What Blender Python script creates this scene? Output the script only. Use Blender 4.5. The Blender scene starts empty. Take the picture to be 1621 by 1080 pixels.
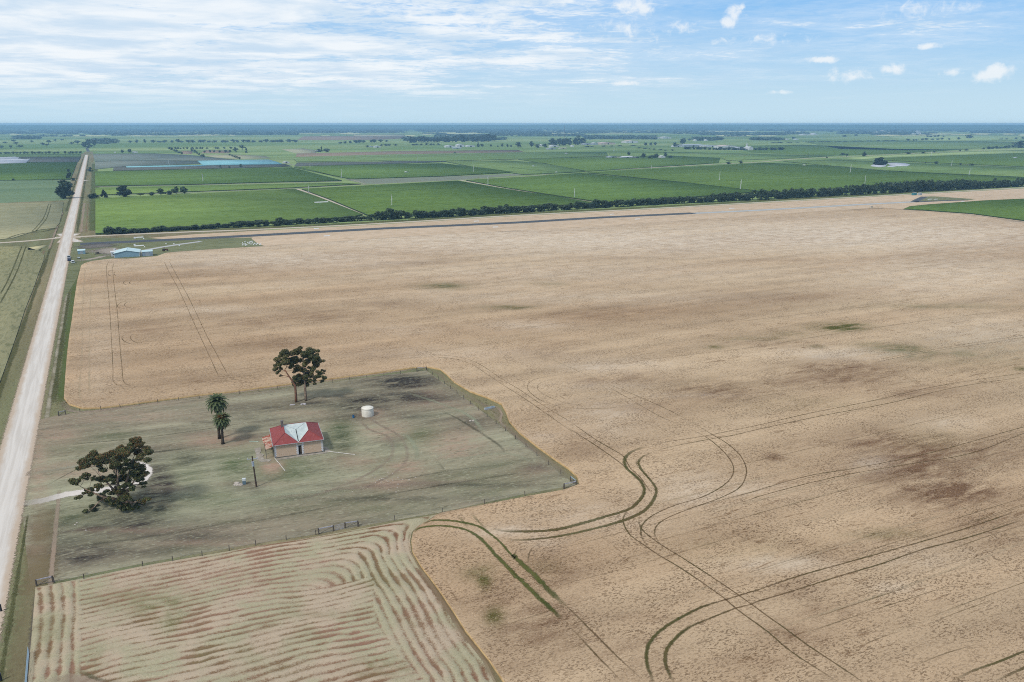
import bpy, math, random
import numpy as np
from mathutils import Vector, Matrix
from mathutils.geometry import delaunay_2d_cdt

random.seed(7); RNG = np.random.default_rng(7)
sc = bpy.context.scene
col = sc.collection
PI = math.pi
# ------------------------------------------------------------------ camera
CH = 80.0; FPX = 1261.0; PITCH = math.radians(15.26)
SP, CP = math.sin(PITCH), math.cos(PITCH)
cam_d = bpy.data.cameras.new('camera'); cam = bpy.data.objects.new('camera', cam_d); col.objects.link(cam)
cam.location = (0, 0, CH); cam.rotation_euler = (PI/2 - PITCH, 0, 0)
cam_d.sensor_width = 36; cam_d.lens = 36*FPX/1621; cam_d.clip_start = 1; cam_d.clip_end = 60000
sc.camera = cam
def G(px, py, z=0.0):
    """the point of the level z that is seen at a place of the survey picture"""
    dx = (px-810.5)/FPX; dy = (540-py)/FPX
    d = (dx, CP+dy*SP, -SP+dy*CP); t = (z-CH)/d[2]
    return Vector((d[0]*t, d[1]*t, z))
def GA(P, z=0.0):
    P = np.asarray(P, float); dx = (P[:,0]-810.5)/FPX; dy = (540-P[:,1])/FPX
    t = (z-CH)/(-SP+dy*CP)
    return np.stack([dx*t, (CP+dy*SP)*t], 1)
def S(px, py): return (G(px, py).y*CP+CH*SP)/FPX     # metres to one picture unit
def HT(px, pyb, pyt):
    Y = G(px, pyb).y; k = (540-pyt)/FPX
    return CH + Y*(k*CP-SP)/(CP+k*SP)
def zo(pts, ox, oy, s=3.857): return [(ox+x/s, oy+y/s) for x, y in pts]
# main directions on the ground
D_ROAD = (G(58,582)-G(105,372)); D_ROAD = -D_ROAD.normalized() if D_ROAD.y < 0 else D_ROAD.normalized()
D_ROAD = Vector(((149-810.5)/FPX, CP+(540-197)/FPX*SP, 0)).normalized()
D_X = (G(1220,319.5)-G(400,363.6)).normalized()
D_F = (G(912,768)-G(58,925)).normalized()
A_X = math.atan2(D_X.y, D_X.x); A_F = math.atan2(D_F.y, D_F.x); A_R = math.atan2(D_ROAD.y, D_ROAD.x)

# ------------------------------------------------------------------ render / light
sc.view_settings.view_transform = 'Standard'; sc.view_settings.look = 'None'
sc.view_settings.exposure = 0.62; sc.view_settings.gamma = 1
sc.cycles.use_denoising = False; sc.cycles.pixel_filter_type = 'BLACKMAN_HARRIS'; sc.cycles.filter_width = 1.0
sc.cycles.max_bounces = 5; sc.cycles.diffuse_bounces = 2; sc.cycles.transparent_max_bounces = 12; sc.cycles.volume_bounces = 0
SUN_EL, SUN_AZ = math.radians(50), math.radians(-142)     # azimuth from +Y, clockwise
sd = Vector((math.sin(SUN_AZ)*math.cos(SUN_EL), math.cos(SUN_AZ)*math.cos(SUN_EL), math.sin(SUN_EL)))
ld = bpy.data.lights.new('sun', 'SUN'); ld.energy = 1.9; ld.angle = math.radians(9); ld.color = (1, .955, .88)
lo = bpy.data.objects.new('sun', ld); col.objects.link(lo); lo.rotation_euler = sd.to_track_quat('Z', 'Y').to_euler(); lo.location = (0, 0, 300)

def lin(c):
    c = c/255.0
    return c/12.92 if c <= .04045 else ((c+.055)/1.055)**2.4
KA = 0.70
def C(r, g, b, k=1.0): return (lin(r)*KA*k, lin(g)*KA*k, lin(b)*KA*k, 1)

# ------------------------------------------------------------------ node helper
class NT:
    def __init__(s, tree): s.t = tree; tree.nodes.clear()
    def new(s, typ, ins=None, **at):
        n = s.t.nodes.new(typ)
        for k, v in at.items(): setattr(n, k, v)
        for k, v in (ins or {}).items():
            if isinstance(v, bpy.types.NodeSocket): s.t.links.new(v, n.inputs[k])
            else: n.inputs[k].default_value = v
        return n
    def math(s, op, a, b=0.0, c=None, clamp=False):
        i = {0: a, 1: b}
        if c is not None: i[2] = c
        return s.new('ShaderNodeMath', i, operation=op, use_clamp=clamp).outputs[0]
    def mix(s, f, a, b, mode='MIX'):
        n = s.new('ShaderNodeMix', data_type='RGBA', blend_type=mode, clamp_factor=True)
        for k, v in ((0, f), (6, a), (7, b)):
            if isinstance(v, bpy.types.NodeSocket): s.t.links.new(v, n.inputs[k])
            else: n.inputs[k].default_value = v
        return n.outputs[2]
    def noise(s, vec, scale, detail=3, rough=.55, dist=0):
        return s.new('ShaderNodeTexNoise', {'Vector': vec, 'Scale': scale, 'Detail': detail, 'Roughness': rough, 'Distortion': dist}).outputs[0]
    def map(s, v, a, b, c=0.0, d=1.0, smooth=True):
        n = s.new('ShaderNodeMapRange', {'Value': v, 'From Min': a, 'From Max': b, 'To Min': c, 'To Max': d}, clamp=True)
        if smooth: n.interpolation_type = 'SMOOTHSTEP'
        return n.outputs[0]
    def mapping(s, vec, ang=0, scale=(1, 1, 1)):
        r = s.new('ShaderNodeMapping', {'Vector': vec, 'Rotation': (0, 0, -ang)})
        return s.new('ShaderNodeVectorMath', {0: r.outputs[0], 1: scale}, operation='MULTIPLY').outputs[0]
def material(name):
    m = bpy.data.materials.new(name); m.use_nodes = True
    return m, NT(m.node_tree)
def finish(t, colr, rough=.95, bump=None, bstr=.3, bdist=.1, alpha=None, metal=0, spec=.1):
    ins = {'Base Color': colr, 'Roughness': rough, 'Metallic': metal, 'Specular IOR Level': spec}
    if bump is not None:
        ins['Normal'] = t.new('ShaderNodeBump', {'Height': bump, 'Strength': bstr, 'Distance': bdist}).outputs[0]
    if alpha is not None: ins['Alpha'] = alpha
    p = t.new('ShaderNodeBsdfPrincipled', ins)
    t.new('ShaderNodeOutputMaterial', {0: p.outputs[0]})

def ground_mat(name, c1, c2, ang=0, big=.012, stretch=.25, mid=.12, midamt=.22, fine=1.6, fst=.6, speck=None, spamt=.5, sth=(.5, .68),
               masks=None, bump=.35, bdist=.12, lite=None, drill=None):
    m, t = material(name)
    pos = t.new('ShaderNodeNewGeometry').outputs['Position']
    st = t.mapping(pos, ang, (stretch, 1, 1))
    nb = t.noise(st, big, 4, .6, .4)
    c = t.mix(t.map(nb, .36, .64), c1, c2)
    nm = t.noise(t.mapping(pos, ang, (stretch*.5, 1, 1)), mid, 4, .65)
    c = t.mix(1.0, c, t.new('ShaderNodeCombineColor', {k: t.map(nm, .28, .72, 1-midamt, 1+midamt, False) for k in (0, 1, 2)}).outputs[0], 'MULTIPLY')
    nf = t.noise(t.mapping(pos, ang, (fst, 1, 1)), fine, 3, .62, .6)
    if masks:
        a = t.new('ShaderNodeAttribute', attribute_name='mask')
        sep = t.new('ShaderNodeSeparateColor', {0: a.outputs['Color']})
        nk = t.noise(t.mapping(pos, ang, (.3, 1, 1)), .35, 5, .7, .5)
        nk2 = t.map(nk, .35, .65, .25, 1.5, False)
        for i, mc in enumerate(masks):
            f = t.math('MULTIPLY', sep.outputs[i], nk2, clamp=True)
            c = t.mix(f, c, mc)
    if speck is not None:
        f = t.math('MULTIPLY', t.map(nf, sth[0], sth[1]), spamt)
        n2 = t.map(t.noise(pos, .10, 3), .35, .65, .4, 1.0)
        c = t.mix(t.math('MULTIPLY', f, n2), c, speck)
    if drill is not None:
        nd_ = t.noise(t.mapping(pos, ang, (.16, 1, 1)), .85, 4, .7, .5); ng = t.noise(t.mapping(pos, ang, (.4, 1, 1)), .03, 3, .6)
        c = t.mix(t.math('MULTIPLY', t.map(nd_, .57, .70), t.map(ng, .4, .62, .1, .8)), c, drill)
    if lite is not None:
        nl = t.noise(t.mapping(pos, ang, (fst, 1, 1)), fine*1.7, 2, .5, .3)
        c = t.mix(t.math('MULTIPLY', t.map(nl, .56, .72), .45), c, lite)
    finish(t, c, 1.0, nf, bump, bdist, spec=0)
    return m
def plain(name, c1, c2=None, scale=3, rough=.7, metal=0, spec=.3, bump=None, bd=.02):
    m, t = material(name)
    pos = t.new('ShaderNodeTexCoord').outputs['Object']
    n = t.noise(pos, scale, 4, .6)
    c = t.mix(t.map(n, .35, .65), c1, c2 if c2 is not None else tuple(x*.82 for x in c1[:3])+(1,))
    finish(t, c, rough, n if bump else None, bump or 0, bd, None, metal, spec)
    return m
def corrugated(name, c1, c2, rust=None, ramt=(.5, .6), wl=.2, axis=0, rough=.5, metal=.0):
    """ribbed sheet metal, ribs along the local y (axis 0) or x (axis 1)"""
    m, t = material(name)
    pos = t.new('ShaderNodeTexCoord').outputs['Object']
    sp = t.new('ShaderNodeSeparateXYZ', {0: pos})
    w = t.math('SINE', t.math('MULTIPLY', sp.outputs[axis], 2*PI/wl))
    n = t.noise(pos, .9, 4, .6)
    c = t.mix(t.map(n, .3, .7), c1, c2)
    if rust is not None:
        st = t.new('ShaderNodeVectorMath', {0: pos, 1: ((2.2, .5, .5) if axis == 0 else (.5, 2.2, .5))}, operation='MULTIPLY').outputs[0]
        c = t.mix(t.map(t.noise(st, 1.1, 4, .7, .4), *ramt), c, rust)
    finish(t, c, rough, w, .35, .02, None, metal, .4)
    return m
def leaf_mat(name, ca, cb, cc=None, tr=.25, rough=.6):
    """ca dark leaf, cb light leaf, cc another leaf colour carried by some twigs"""
    m, t = material(name)
    a = t.new('ShaderNodeAttribute', attribute_name='tint')
    sep = t.new('ShaderNodeSeparateColor', {0: a.outputs['Color']})
    c = t.mix(sep.outputs[0], ca, cb)
    if cc is not None: c = t.mix(sep.outputs[1], c, cc)
    d = t.new('ShaderNodeBsdfPrincipled', {'Base Color': c, 'Roughness': rough, 'Specular IOR Level': .25}).outputs[0]
    tl = t.new('ShaderNodeBsdfTranslucent', {0: c}).outputs[0]
    t.new('ShaderNodeOutputMaterial', {0: t.new('ShaderNodeMixShader', {0: tr, 1: d, 2: tl}).outputs[0]})
    return m

# ------------------------------------------------------------------ mesh helpers
def link(o, parent=None):
    col.objects.link(o)
    if parent is not None: o.parent = parent
    return o
def tag(o, label, cat, group=None):
    if label: o['label'] = label
    o['category'] = cat
    if group: o['group'] = group
    return o
def struct(o): o['kind'] = 'structure'; return o
def empty(name, loc, rz=0, label=None, cat=None, group=None, scale=1):
    o = bpy.data.objects.new(name, None); link(o); o.location = loc; o.rotation_euler = (0, 0, rz); o.scale = (scale,)*3
    if cat: tag(o, label, cat, group)
    return o
def np_mesh(name, V, F, mats, mi=None, smooth=False, attrs=None):
    """V (n,3), F list/array of faces (same size arrays are fast)"""
    me = bpy.data.meshes.new(name)
    V = np.asarray(V, np.float32)
    if isinstance(F, np.ndarray):
        k = F.shape[1]; n = len(F)
        me.vertices.add(len(V)); me.vertices.foreach_set('co', V.ravel())
        me.loops.add(n*k); me.loops.foreach_set('vertex_index', F.astype(np.int32).ravel())
        me.polygons.add(n); me.polygons.foreach_set('loop_start', np.arange(0, n*k, k, dtype=np.int32))
        try: me.polygons.foreach_set('loop_total', np.full(n, k, np.int32))
        except Exception: pass
        me.update(calc_edges=True)
    else:
        me.from_pydata([tuple(map(float, v)) for v in V], [], F)
    for m in mats: me.materials.append(m)
    if mi is not None: me.polygons.foreach_set('material_index', np.asarray(mi, np.int32))
    if smooth: me.polygons.foreach_set('use_smooth', np.ones(len(me.polygons), bool))
    for k, a in (attrs or {}).items():
        at = me.color_attributes.new(k, 'FLOAT_COLOR', 'POINT')
        at.data.foreach_set('color', np.asarray(a, np.float32).ravel())
    me.update()
    return me
class MB:
    def __init__(s): s.v = []; s.f = []; s.m = []
    def add(s, vs, fs, mat=0):
        o = len(s.v); s.v += [tuple(v) for v in vs]; s.f += [tuple(i+o for i in f) for f in fs]; s.m += [mat]*len(fs); return s
    def box(s, x0, x1, y0, y1, z0, z1, mat=0):
        vs = [(x, y, z) for z in (z0, z1) for x, y in ((x0, y0), (x1, y0), (x1, y1), (x0, y1))]
        return s.add(vs, [(3, 2, 1, 0), (4, 5, 6, 7), (0, 1, 5, 4), (1, 2, 6, 5), (2, 3, 7, 6), (3, 0, 4, 7)], mat)
    def tube(s, P, R, n=8, mat=0, cap=True):
        P = [Vector(p) for p in P]; vs = []; fs = []
        if not hasattr(R, '__len__'): R = [R]*len(P)
        ref = None
        for i, p in enumerate(P):
            d = (P[min(i+1, len(P)-1)]-P[max(i-1, 0)]).normalized()
            if ref is None or abs(ref.dot(d)) > .95: ref = Vector((1, 0, 0)) if abs(d.x) < .8 else Vector((0, 1, 0))
            a = d.cross(ref).normalized(); b = d.cross(a); ref = -b if False else ref
            for k in range(n):
                t = 2*PI*k/n; vs.append(p + (a*math.cos(t)+b*math.sin(t))*R[i])
        for i in range(len(P)-1):
            for k in range(n):
                k2 = (k+1) % n; fs.append((i*n+k, (i+1)*n+k, (i+1)*n+k2, i*n+k2))
        if cap: fs += [tuple(range(n)), tuple(reversed(range((len(P)-1)*n, len(P)*n)))]
        return s.add(vs, fs, mat)
    def cyl(s, x, y, z0, z1, r, n=16, mat=0, r1=None):
        return s.tube([(x, y, z0), (x, y, z1)], [r, r if r1 is None else r1], n, mat)
    def slab(s, poly, z0, z1, mat=0):
        n = len(poly); vs = [(p[0], p[1], z0) for p in poly]+[(p[0], p[1], z1) for p in poly]
        return s.add(vs, [tuple(reversed(range(n))), tuple(range(n, 2*n))]+[(i, (i+1) % n, (i+1) % n+n, i+n) for i in range(n)], mat)
    def prism(s, prof, x0, x1, mat=0):
        """profile of (y,z) pulled along x"""
        n = len(prof); vs = [(x0, a, b) for a, b in prof]+[(x1, a, b) for a, b in prof]
        return s.add(vs, [tuple(reversed(range(n))), tuple(range(n, 2*n))]+[(i, (i+1) % n, (i+1) % n+n, i+n) for i in range(n)], mat)
    def mesh(s, name, mats, smooth=False):
        me = bpy.data.meshes.new(name); me.from_pydata(s.v, [], s.f)
        for m in (mats if isinstance(mats, (list, tuple)) else [mats]): me.materials.append(m)
        me.polygons.foreach_set('material_index', np.asarray(s.m, np.int32))
        if smooth: me.polygons.foreach_set('use_smooth', np.ones(len(me.polygons), bool))
        me.validate(); me.update(); return me
    def obj(s, name, mats, parent=None, smooth=False, loc=None, rz=0):
        o = bpy.data.objects.new(name, s.mesh(name, mats, smooth)); link(o, parent)
        if loc is not None: o.location = loc; o.rotation_euler = (0, 0, rz)
        return o
def copy_thing(root, loc, rz=0, scale=None, label=None, group=None):
    r = root.copy(); link(r); r.location = loc; r.rotation_euler = (0, 0, rz)
    if scale is not None: r.scale = scale if hasattr(scale, '__len__') else (scale,)*3
    if label: r['label'] = label
    if group: r['group'] = group
    for ch in list(root.children):
        c = ch.copy(); link(c, r)
        for g in list(ch.children):
            d = g.copy(); link(d, c)
    return r
def smooth_line(P, step, closed=False):
    """Catmull-Rom through P (n,2) resampled every step metres"""
    P = np.asarray(P, float)
    if closed: Q = np.vstack([P[-1], P, P[0], P[1]])
    else: Q = np.vstack([2*P[0]-P[1], P, 2*P[-1]-P[-2]])
    out = []
    for i in range(1, len(Q)-2):
        p0, p1, p2, p3 = Q[i-1:i+3]
        n = max(2, int(np.linalg.norm(p2-p1)/step))
        t = np.linspace(0, 1, n, endpoint=False)[:, None]
        out.append(.5*((2*p1)+(-p0+p2)*t+(2*p0-5*p1+4*p2-p3)*t**2+(-p0+3*p1-3*p2+p3)*t**3))
    r = np.vstack(out)
    return r if closed else np.vstack([r, P[-1]])
def ribbon(lines, width, mat, z, name, step=2.0, fade=True, sm=True, wj=0.0, kind='structure'):
    """strips along ground lines (each a list of picture places or world points), one object"""
    V = []; F = []; A = []
    for L in lines:
        P = GA(L, z)
        if sm and len(P) > 2: P = smooth_line(P, step)
        else:
            Q = [P[0]]
            for a, b in zip(P[:-1], P[1:]):
                n = max(1, int(np.linalg.norm(b-a)/(step*4)))
                for k in range(1, n+1): Q.append(a+(b-a)*k/n)
            P = np.array(Q)
        T = np.gradient(P, axis=0); T /= np.linalg.norm(T, axis=1)[:, None]+1e-9
        N = np.stack([-T[:, 1], T[:, 0]], 1)
        w = width*(1+wj*np.interp(np.arange(len(P)), np.arange(0, len(P)+8, 8), RNG.uniform(-1, 1, len(np.arange(0, len(P)+8, 8)))))
        o = len(V)
        for i in range(len(P)):
            for k, e in ((-.5, 0), (0, 1), (.5, 0)):
                V.append((P[i, 0]+N[i, 0]*w[i]*k, P[i, 1]+N[i, 1]*w[i]*k, z)); A.append((e, min(i, len(P)-1-i)/4.0, 0, 1))
        for i in range(len(P)-1):
            for k in range(2): F.append((o+i*3+k+3, o+i*3+k, o+i*3+k+1, o+i*3+k+4))
    V = np.array(V); F = np.array(F)
    n = np.cross(V[F[0, 1]]-V[F[0, 0]], V[F[0, 2]]-V[F[0, 0]])
    if n[2] < 0: F = F[:, ::-1].copy()
    me = np_mesh(name, V, F, [mat], attrs={'edge': A})
    o = bpy.data.objects.new(name, me); link(o); o['kind'] = kind
    return o
def ribbon_mat(name, c1, c2, ns=.8, soft=(.15, .6), namt=.9, op=1.0, gap=0.0):
    m, t = material(name)
    pos = t.new('ShaderNodeNewGeometry').outputs['Position']
    a = t.new('ShaderNodeSeparateColor', {0: t.new('ShaderNodeAttribute', attribute_name='edge').outputs['Color']})
    n = t.noise(pos, ns, 4, .65); n2 = t.noise(pos, ns*.08, 3, .6)
    c = t.mix(t.map(n2, .35, .65), c1, c2)
    c = t.mix(t.map(n, .45, .7, 0, .35), c, tuple(x*.6 for x in c1[:3])+(1,))
    e = t.math('ADD', a.outputs[0], t.math('MULTIPLY', t.math('SUBTRACT', n, .5), namt))
    al = t.math('MULTIPLY', t.map(e, *soft), t.math('MINIMUM', a.outputs[1], 1.0))
    if gap: al = t.math('MULTIPLY', al, t.map(n2, .42, .6, 1-gap, 1))
    if op < 1: al = t.math('MULTIPLY', al, op)
    finish(t, c, 1, None, 0, 0, al, spec=0)
    return m
def inside(poly, P):
    x, y = P[:, 0], P[:, 1]; r = np.zeros(len(P), bool); n = len(poly)
    for i in range(n):
        x0, y0 = poly[i]; x1, y1 = poly[(i+1) % n]
        c = ((y0 > y) != (y1 > y)); r ^= c & (x < (x1-x0)*(y-y0)/(y1-y0+1e-12)+x0)
    return r
def seg_dist(P, L):
    d = np.full(len(P), 1e9)
    for a, b in zip(L[:-1], L[1:]):
        ab = b-a; t = np.clip(((P-a)@ab)/(ab@ab+1e-9), 0, 1)
        d = np.minimum(d, np.linalg.norm(P-(a+t[:, None]*ab), axis=1))
    return d
def project(P, z=0):
    """world xy (n,2) to survey picture places"""
    Y = P[:, 1]; H = z-CH; zc = Y*CP-H*SP; yc = Y*SP+H*CP
    return np.stack([810.5+FPX*P[:, 0]/zc, 540-FPX*yc/zc], 1)
def sheet(name, outline, mat, z=0.0, base=None, inner=None, blobs=None, extra=None, skirt=None, kind='structure'):
    """a field: outline in picture places at level z, inner points for painted ground cover, a skirt down to the soil"""
    W = GA(outline, z)
    pts = [Vector(p) for p in W]; nb = len(pts)
    if inner is not None and len(inner):
        inn = inner[inside(W, inner)]
        inn = inn[seg_dist(inn, np.vstack([W, W[:1]])) > .15] if len(inn) < 90000 else inn
        pts += [Vector(p) for p in inn]
    r = delaunay_2d_cdt(pts, [], [list(range(nb))], 1, 1e-4)
    V = np.array([(p.x, p.y) for p in r[0]]); F = np.array([f for f in r[2]])
    Z = np.full(len(V), z)
    A = np.zeros((len(V), 4)); A[:, 3] = 1
    if blobs:
        Q = project(V, z)
        for bx, by, rx, ry, ch, s in blobs:
            if name == 'homestead_paddock': s *= (.85, 1.1, 1.2)[ch]; rx *= 1.2; ry *= 1.25
            if name == 'wheat_field' and ch < 2: s *= 1.35
            g = s*np.exp(-(((Q[:, 0]-bx)/rx)**2+((Q[:, 1]-by)/ry)**2)); A[:, ch] = np.maximum(A[:, ch], g)
    if extra: Z = extra(V, Z, A)
    a, b, c = V[F[:, 0]], V[F[:, 1]], V[F[:, 2]]
    cr = (b[:, 0]-a[:, 0])*(c[:, 1]-a[:, 1])-(b[:, 1]-a[:, 1])*(c[:, 0]-a[:, 0])
    F[cr < 0] = F[cr < 0][:, ::-1]
    V3 = np.column_stack([V, Z]); mats = [mat]
    me = np_mesh(name, V3, F, mats, attrs={'mask': A} if (blobs or extra) else None)
    if skirt is not None:
        # wall of stalks round the edge, joined into the same mesh
        import bmesh
        bm = bmesh.new(); bm.from_mesh(me)
        ed = [e for e in bm.edges if e.is_boundary]
        ex = bmesh.ops.extrude_edge_only(bm, edges=ed)
        for v in [g for g in ex['geom'] if isinstance(g, bmesh.types.BMVert)]: v.co.z = skirt[0]
        if skirt[1] is not None:
            me.materials.append(skirt[1])
            for f in [g for g in ex['geom'] if isinstance(g, bmesh.types.BMFace)]: f.material_index = 1
        bm.to_mesh(me); bm.free()
    o = bpy.data.objects.new(name, me); link(o)
    if kind: o['kind'] = kind
    return o
def px_grid(x0, x1, y0, y1, s, z=0):
    X, Y = np.meshgrid(np.arange(x0, x1, s), np.arange(y0, y1, s*.8)); P = np.column_stack([X.ravel(), Y.ravel()]).astype(float)
    P += RNG.uniform(-.3, .3, P.shape)*s
    return GA(P, z)
def bulge(P, step=5.0, amp=.0): return P

# ------------------------------------------------------------------ sky
def build_world():
    w = bpy.data.worlds.new('World'); sc.world = w; w.use_nodes = True
    t = NT(w.node_tree)
    sky = t.new('ShaderNodeTexSky', sky_type='NISHITA'); sky.sun_disc = False; sky.sun_elevation = SUN_EL; sky.sun_rotation = SUN_AZ
    sky.altitude = 100; sky.dust_density = 1.5; sky.ozone_density = 1.5
    g = t.new('ShaderNodeTexCoord').outputs['Generated']
    s = t.new('ShaderNodeSeparateXYZ', {0: g}); X, Y, Z = s.outputs
    el = t.math('DIVIDE', Z, t.math('SQRT', t.math('ADD', t.math('MULTIPLY', X, X), t.math('MULTIPLY', Y, Y))))
    az = t.math('ARCTAN2', X, Y)
    zc = t.math('ADD', t.math('MAXIMUM', Z, 0.0), .045)
    P = t.new('ShaderNodeCombineXYZ', {0: t.math('DIVIDE', X, zc), 1: t.math('DIVIDE', Y, zc), 2: 0.0}).outputs[0]
    K = 10.0
    base = t.mix(1.0, sky.outputs[0], (.93, 1.0, 1.10, 1), 'MULTIPLY')
    blue = t.mix(t.map(el, .0, .16, 0, 1), (.57*K, .78*K, .92*K, 1), (.20*K, .51*K, .93*K, 1))
    base = t.mix(.88, base, blue)
    # sheet of broken high cloud, thick to the left, thin to the right
    n1 = t.noise(t.new('ShaderNodeVectorMath', {0: P, 1: (.8, 1.0, 1)}, operation='MULTIPLY').outputs[0], .55, 8, .62, .5)
    n2 = t.noise(P, 2.0, 6, .62, .8); n4 = t.noise(P, 7.0, 5, .65, 1.0)
    n3 = t.noise(P, .16, 4, .6, .3)
    dens = t.math('ADD', t.math('ADD', t.math('MULTIPLY', n1, .55), t.math('ADD', t.math('MULTIPLY', n2, .30), t.math('MULTIPLY', t.math('SUBTRACT', n4, .5), .30))), t.math('MULTIPLY', n3, .44))
    side = t.map(az, -.55, .62, .21, -.16, False)
    elf = t.map(el, .015, .075, -.10, .0)
    dd = t.math('ADD', t.math('ADD', dens, side), elf)
    cl = t.map(dd, .57, .76)
    veil = t.math('MULTIPLY', t.map(dd, .38, .80), .52)
    f = t.math('MAXIMUM', cl, veil)
    f = t.math('MULTIPLY', f, t.map(el, .004, .05, .15, 1.0))
    shade = t.map(t.noise(P, 1.1, 5, .6, .3), .35, .65)
    cc = t.mix(shade, (.62*K, .76*K, .90*K, 1), (.92*K, .96*K, .99*K, 1))
    c = t.mix(t.math('MULTIPLY', f, .93), base, cc)
    # small separate puffs of cumulus
    def place(px, py):
        d = Vector(((px-810.5)/FPX, CP+(540-py)/FPX*SP, -SP+(540-py)/FPX*CP)); return math.atan2(d.x, d.y), d.z/math.hypot(d.x, d.y)
    Q = t.new('ShaderNodeCombineXYZ', {0: az, 1: el, 2: 0.0}).outputs[0]
    np_ = t.noise(Q, 70, 5, .62, .4); nq = t.noise(Q, 24, 3, .5)
    tot = None
    for px, py, rx, ry in ((1150, 34, 11, 9), (1164, 20, 12, 11), (1172, 12, 6, 5), (998, 8, 26, 11), (1022, 16, 12, 7), (1300, 94, 17, 4.5), (1412, 109, 13, 5), (1566, 120, 18, 7),
                           (1578, 113, 12, 8), (1450, 22, 80, 14), (1500, 16, 50, 8), (1220, 62, 60, 7), (1010, 46, 95, 13), (784, 40, 42, 7), (680, 24, 45, 11), (1238, 146, 16, 3),
                           (1465, 74, 16, 4), (990, 132, 16, 3), (1507, 115, 14, 5), (840, 4, 50, 6), (1340, 120, 30, 10)):
        a, e = place(px, py); sx, sy = rx/FPX, ry/FPX
        u = t.math('MULTIPLY', t.math('SUBTRACT', az, a), 1/sx); v = t.math('MULTIPLY', t.math('SUBTRACT', el, e), 1/sy)
        q = t.math('ADD', t.math('MULTIPLY', u, u), t.math('MULTIPLY', v, v))
        thin = rx > 40 or (px in (1340,))
        b = t.math('MULTIPLY', t.math('EXPONENT', t.math('MULTIPLY', q, -.55)), .62 if thin else 1.0)
        tot = b if tot is None else t.math('MAXIMUM', tot, b)
    pf = t.map(t.math('ADD', tot, t.math('ADD', t.math('MULTIPLY', t.math('SUBTRACT', np_, .5), 1.9), t.math('MULTIPLY', t.math('SUBTRACT', nq, .5), .9))), .36, 1.12)
    pf = t.math('MULTIPLY', pf, t.map(tot, .04, .3))
    c = t.mix(t.math('MULTIPLY', pf, .78), c, (.92*K, .95*K, .97*K, 1))
    # broken bright cloud added out of view overhead to raise and soften ambient light
    c = t.mix(t.math('MULTIPLY', t.map(el, .17, .6), t.map(n2, .3, .6, .55, .95)), c, (.80*K, .84*K, .88*K, 1))
    # pale air close to the horizon
    c = t.mix(t.map(el, .0, .055, .65, 0), c, (.56*K, .76*K, .89*K, 1))
    bg = t.new('ShaderNodeBackground', {0: c, 1: .065})
    t.new('ShaderNodeOutputWorld', {0: bg.outputs[0]})
build_world()

# ------------------------------------------------------------------ ground materials
STRAW = ground_mat('wheat', C(205,181,151), C(182,155,126), A_X, .010, .22, .055, .24, 3.2, .5, C(76,52,30), .66, (.50, .58),
                   (C(84,88,40), C(124,97,76), C(232,216,196)), .7, .12, lite=C(232,208,178), drill=C(112,84,58))
STRAWSIDE = plain('wheat_side', C(206,176,128), C(180,150,104), .8, 1)
YARD = ground_mat('dry_paddock_grass', C(159,157,133), C(144,133,115), A_F, .03, .20, .22, .34, 1.5, .3, C(88,86,70), .5, (.5, .66),
                  (C(82,98,64), C(62,58,56), C(172,146,128)), .35, .1, lite=C(188,188,162))
VERGE = ground_mat('roadside_grass', C(120,124,92), C(140,130,102), A_R, .02, .12, .12, .25, 1.3, .5, C(70,66,44), .5, (.5, .66), None, .4, .1, lite=C(160,146,116))
BASE = ground_mat('far_pasture', C(112,138,84), C(156,172,116), A_X, .0016, .30, .006, .24, .05, .3, C(84,112,72), .5, (.45, .65))
def fieldmat(n, a, b, ang=None, big=.004, st=.2, mid=.03, sp=None, amt=.45, fine=.34, fs=.3, ma=.13):
    return ground_mat(n, a, b, A_X if ang is None else ang, big, st, mid, ma, fine, fs, sp or tuple(x*.5 for x in a[:3])+(1,), amt*1.25, (.46, .60), None, .22, .4)
VINE_BRIGHT = fieldmat('vines_bright', C(134,157,88), C(122,147,80), sp=C(78,104,48))
VINE_DARK = fieldmat('vines_dark', C(100,126,64), C(109,134,70), sp=C(54,80,42))
VINE_MID = fieldmat('vines_mid', C(110,137,72), C(98,125,66), sp=C(58,84,44))
VINE_FAR = fieldmat('vines_far', C(112,138,84), C(130,153,98), fine=.12)
VINE_GREY = fieldmat('vines_grey', C(122,134,122), C(136,144,136), fine=.12)
VINE_SIDE = plain('vine_row_side', C(52,74,40), C(38,56,30), .6, 1)
OLIVE = fieldmat('green_barley', C(208,196,148), C(192,184,136), A_R, .008, .3, .05, C(124,128,88), .4, .5)
OLIVE2 = fieldmat('ripening_barley', C(206,196,154), C(190,184,144), A_X, .008, .3, .05, C(128,132,96), .4, .4)
GREYGREEN = fieldmat('pasture_grey_green', C(126,146,112), C(112,134,102), A_X, .008, .3, .05, C(78,100,70), .4, .4)
SOIL = fieldmat('ploughed_soil', C(146,128,112), C(158,140,122), ma=.08, amt=.25)
SOILGREY = fieldmat('grey_soil_rows', C(112,114,112), C(98,104,98), ma=.12, amt=.4, fine=.2)
PALE = fieldmat('pale_stubble', C(178,176,148), C(166,168,138), ma=.08, amt=.2)
PALEG = fieldmat('pale_green_crop', C(168,186,126), C(152,174,116), ma=.1, amt=.25)
STRAWFAR = fieldmat('airfield_straw', C(212,190,166), C(200,178,152), ma=.10, amt=.3, sp=C(140,120,90))
GRASS = fieldmat('airfield_grass', C(130,133,102), C(116,120,90), ma=.18, amt=.4, sp=C(74,84,54))
NET_BLUE = plain('blue_bird_net', C(140,196,206), C(120,180,194), .02, .8)
NET_WHITE = plain('white_bird_net', C(202,206,216), C(180,184,196), .02, .8)
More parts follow.
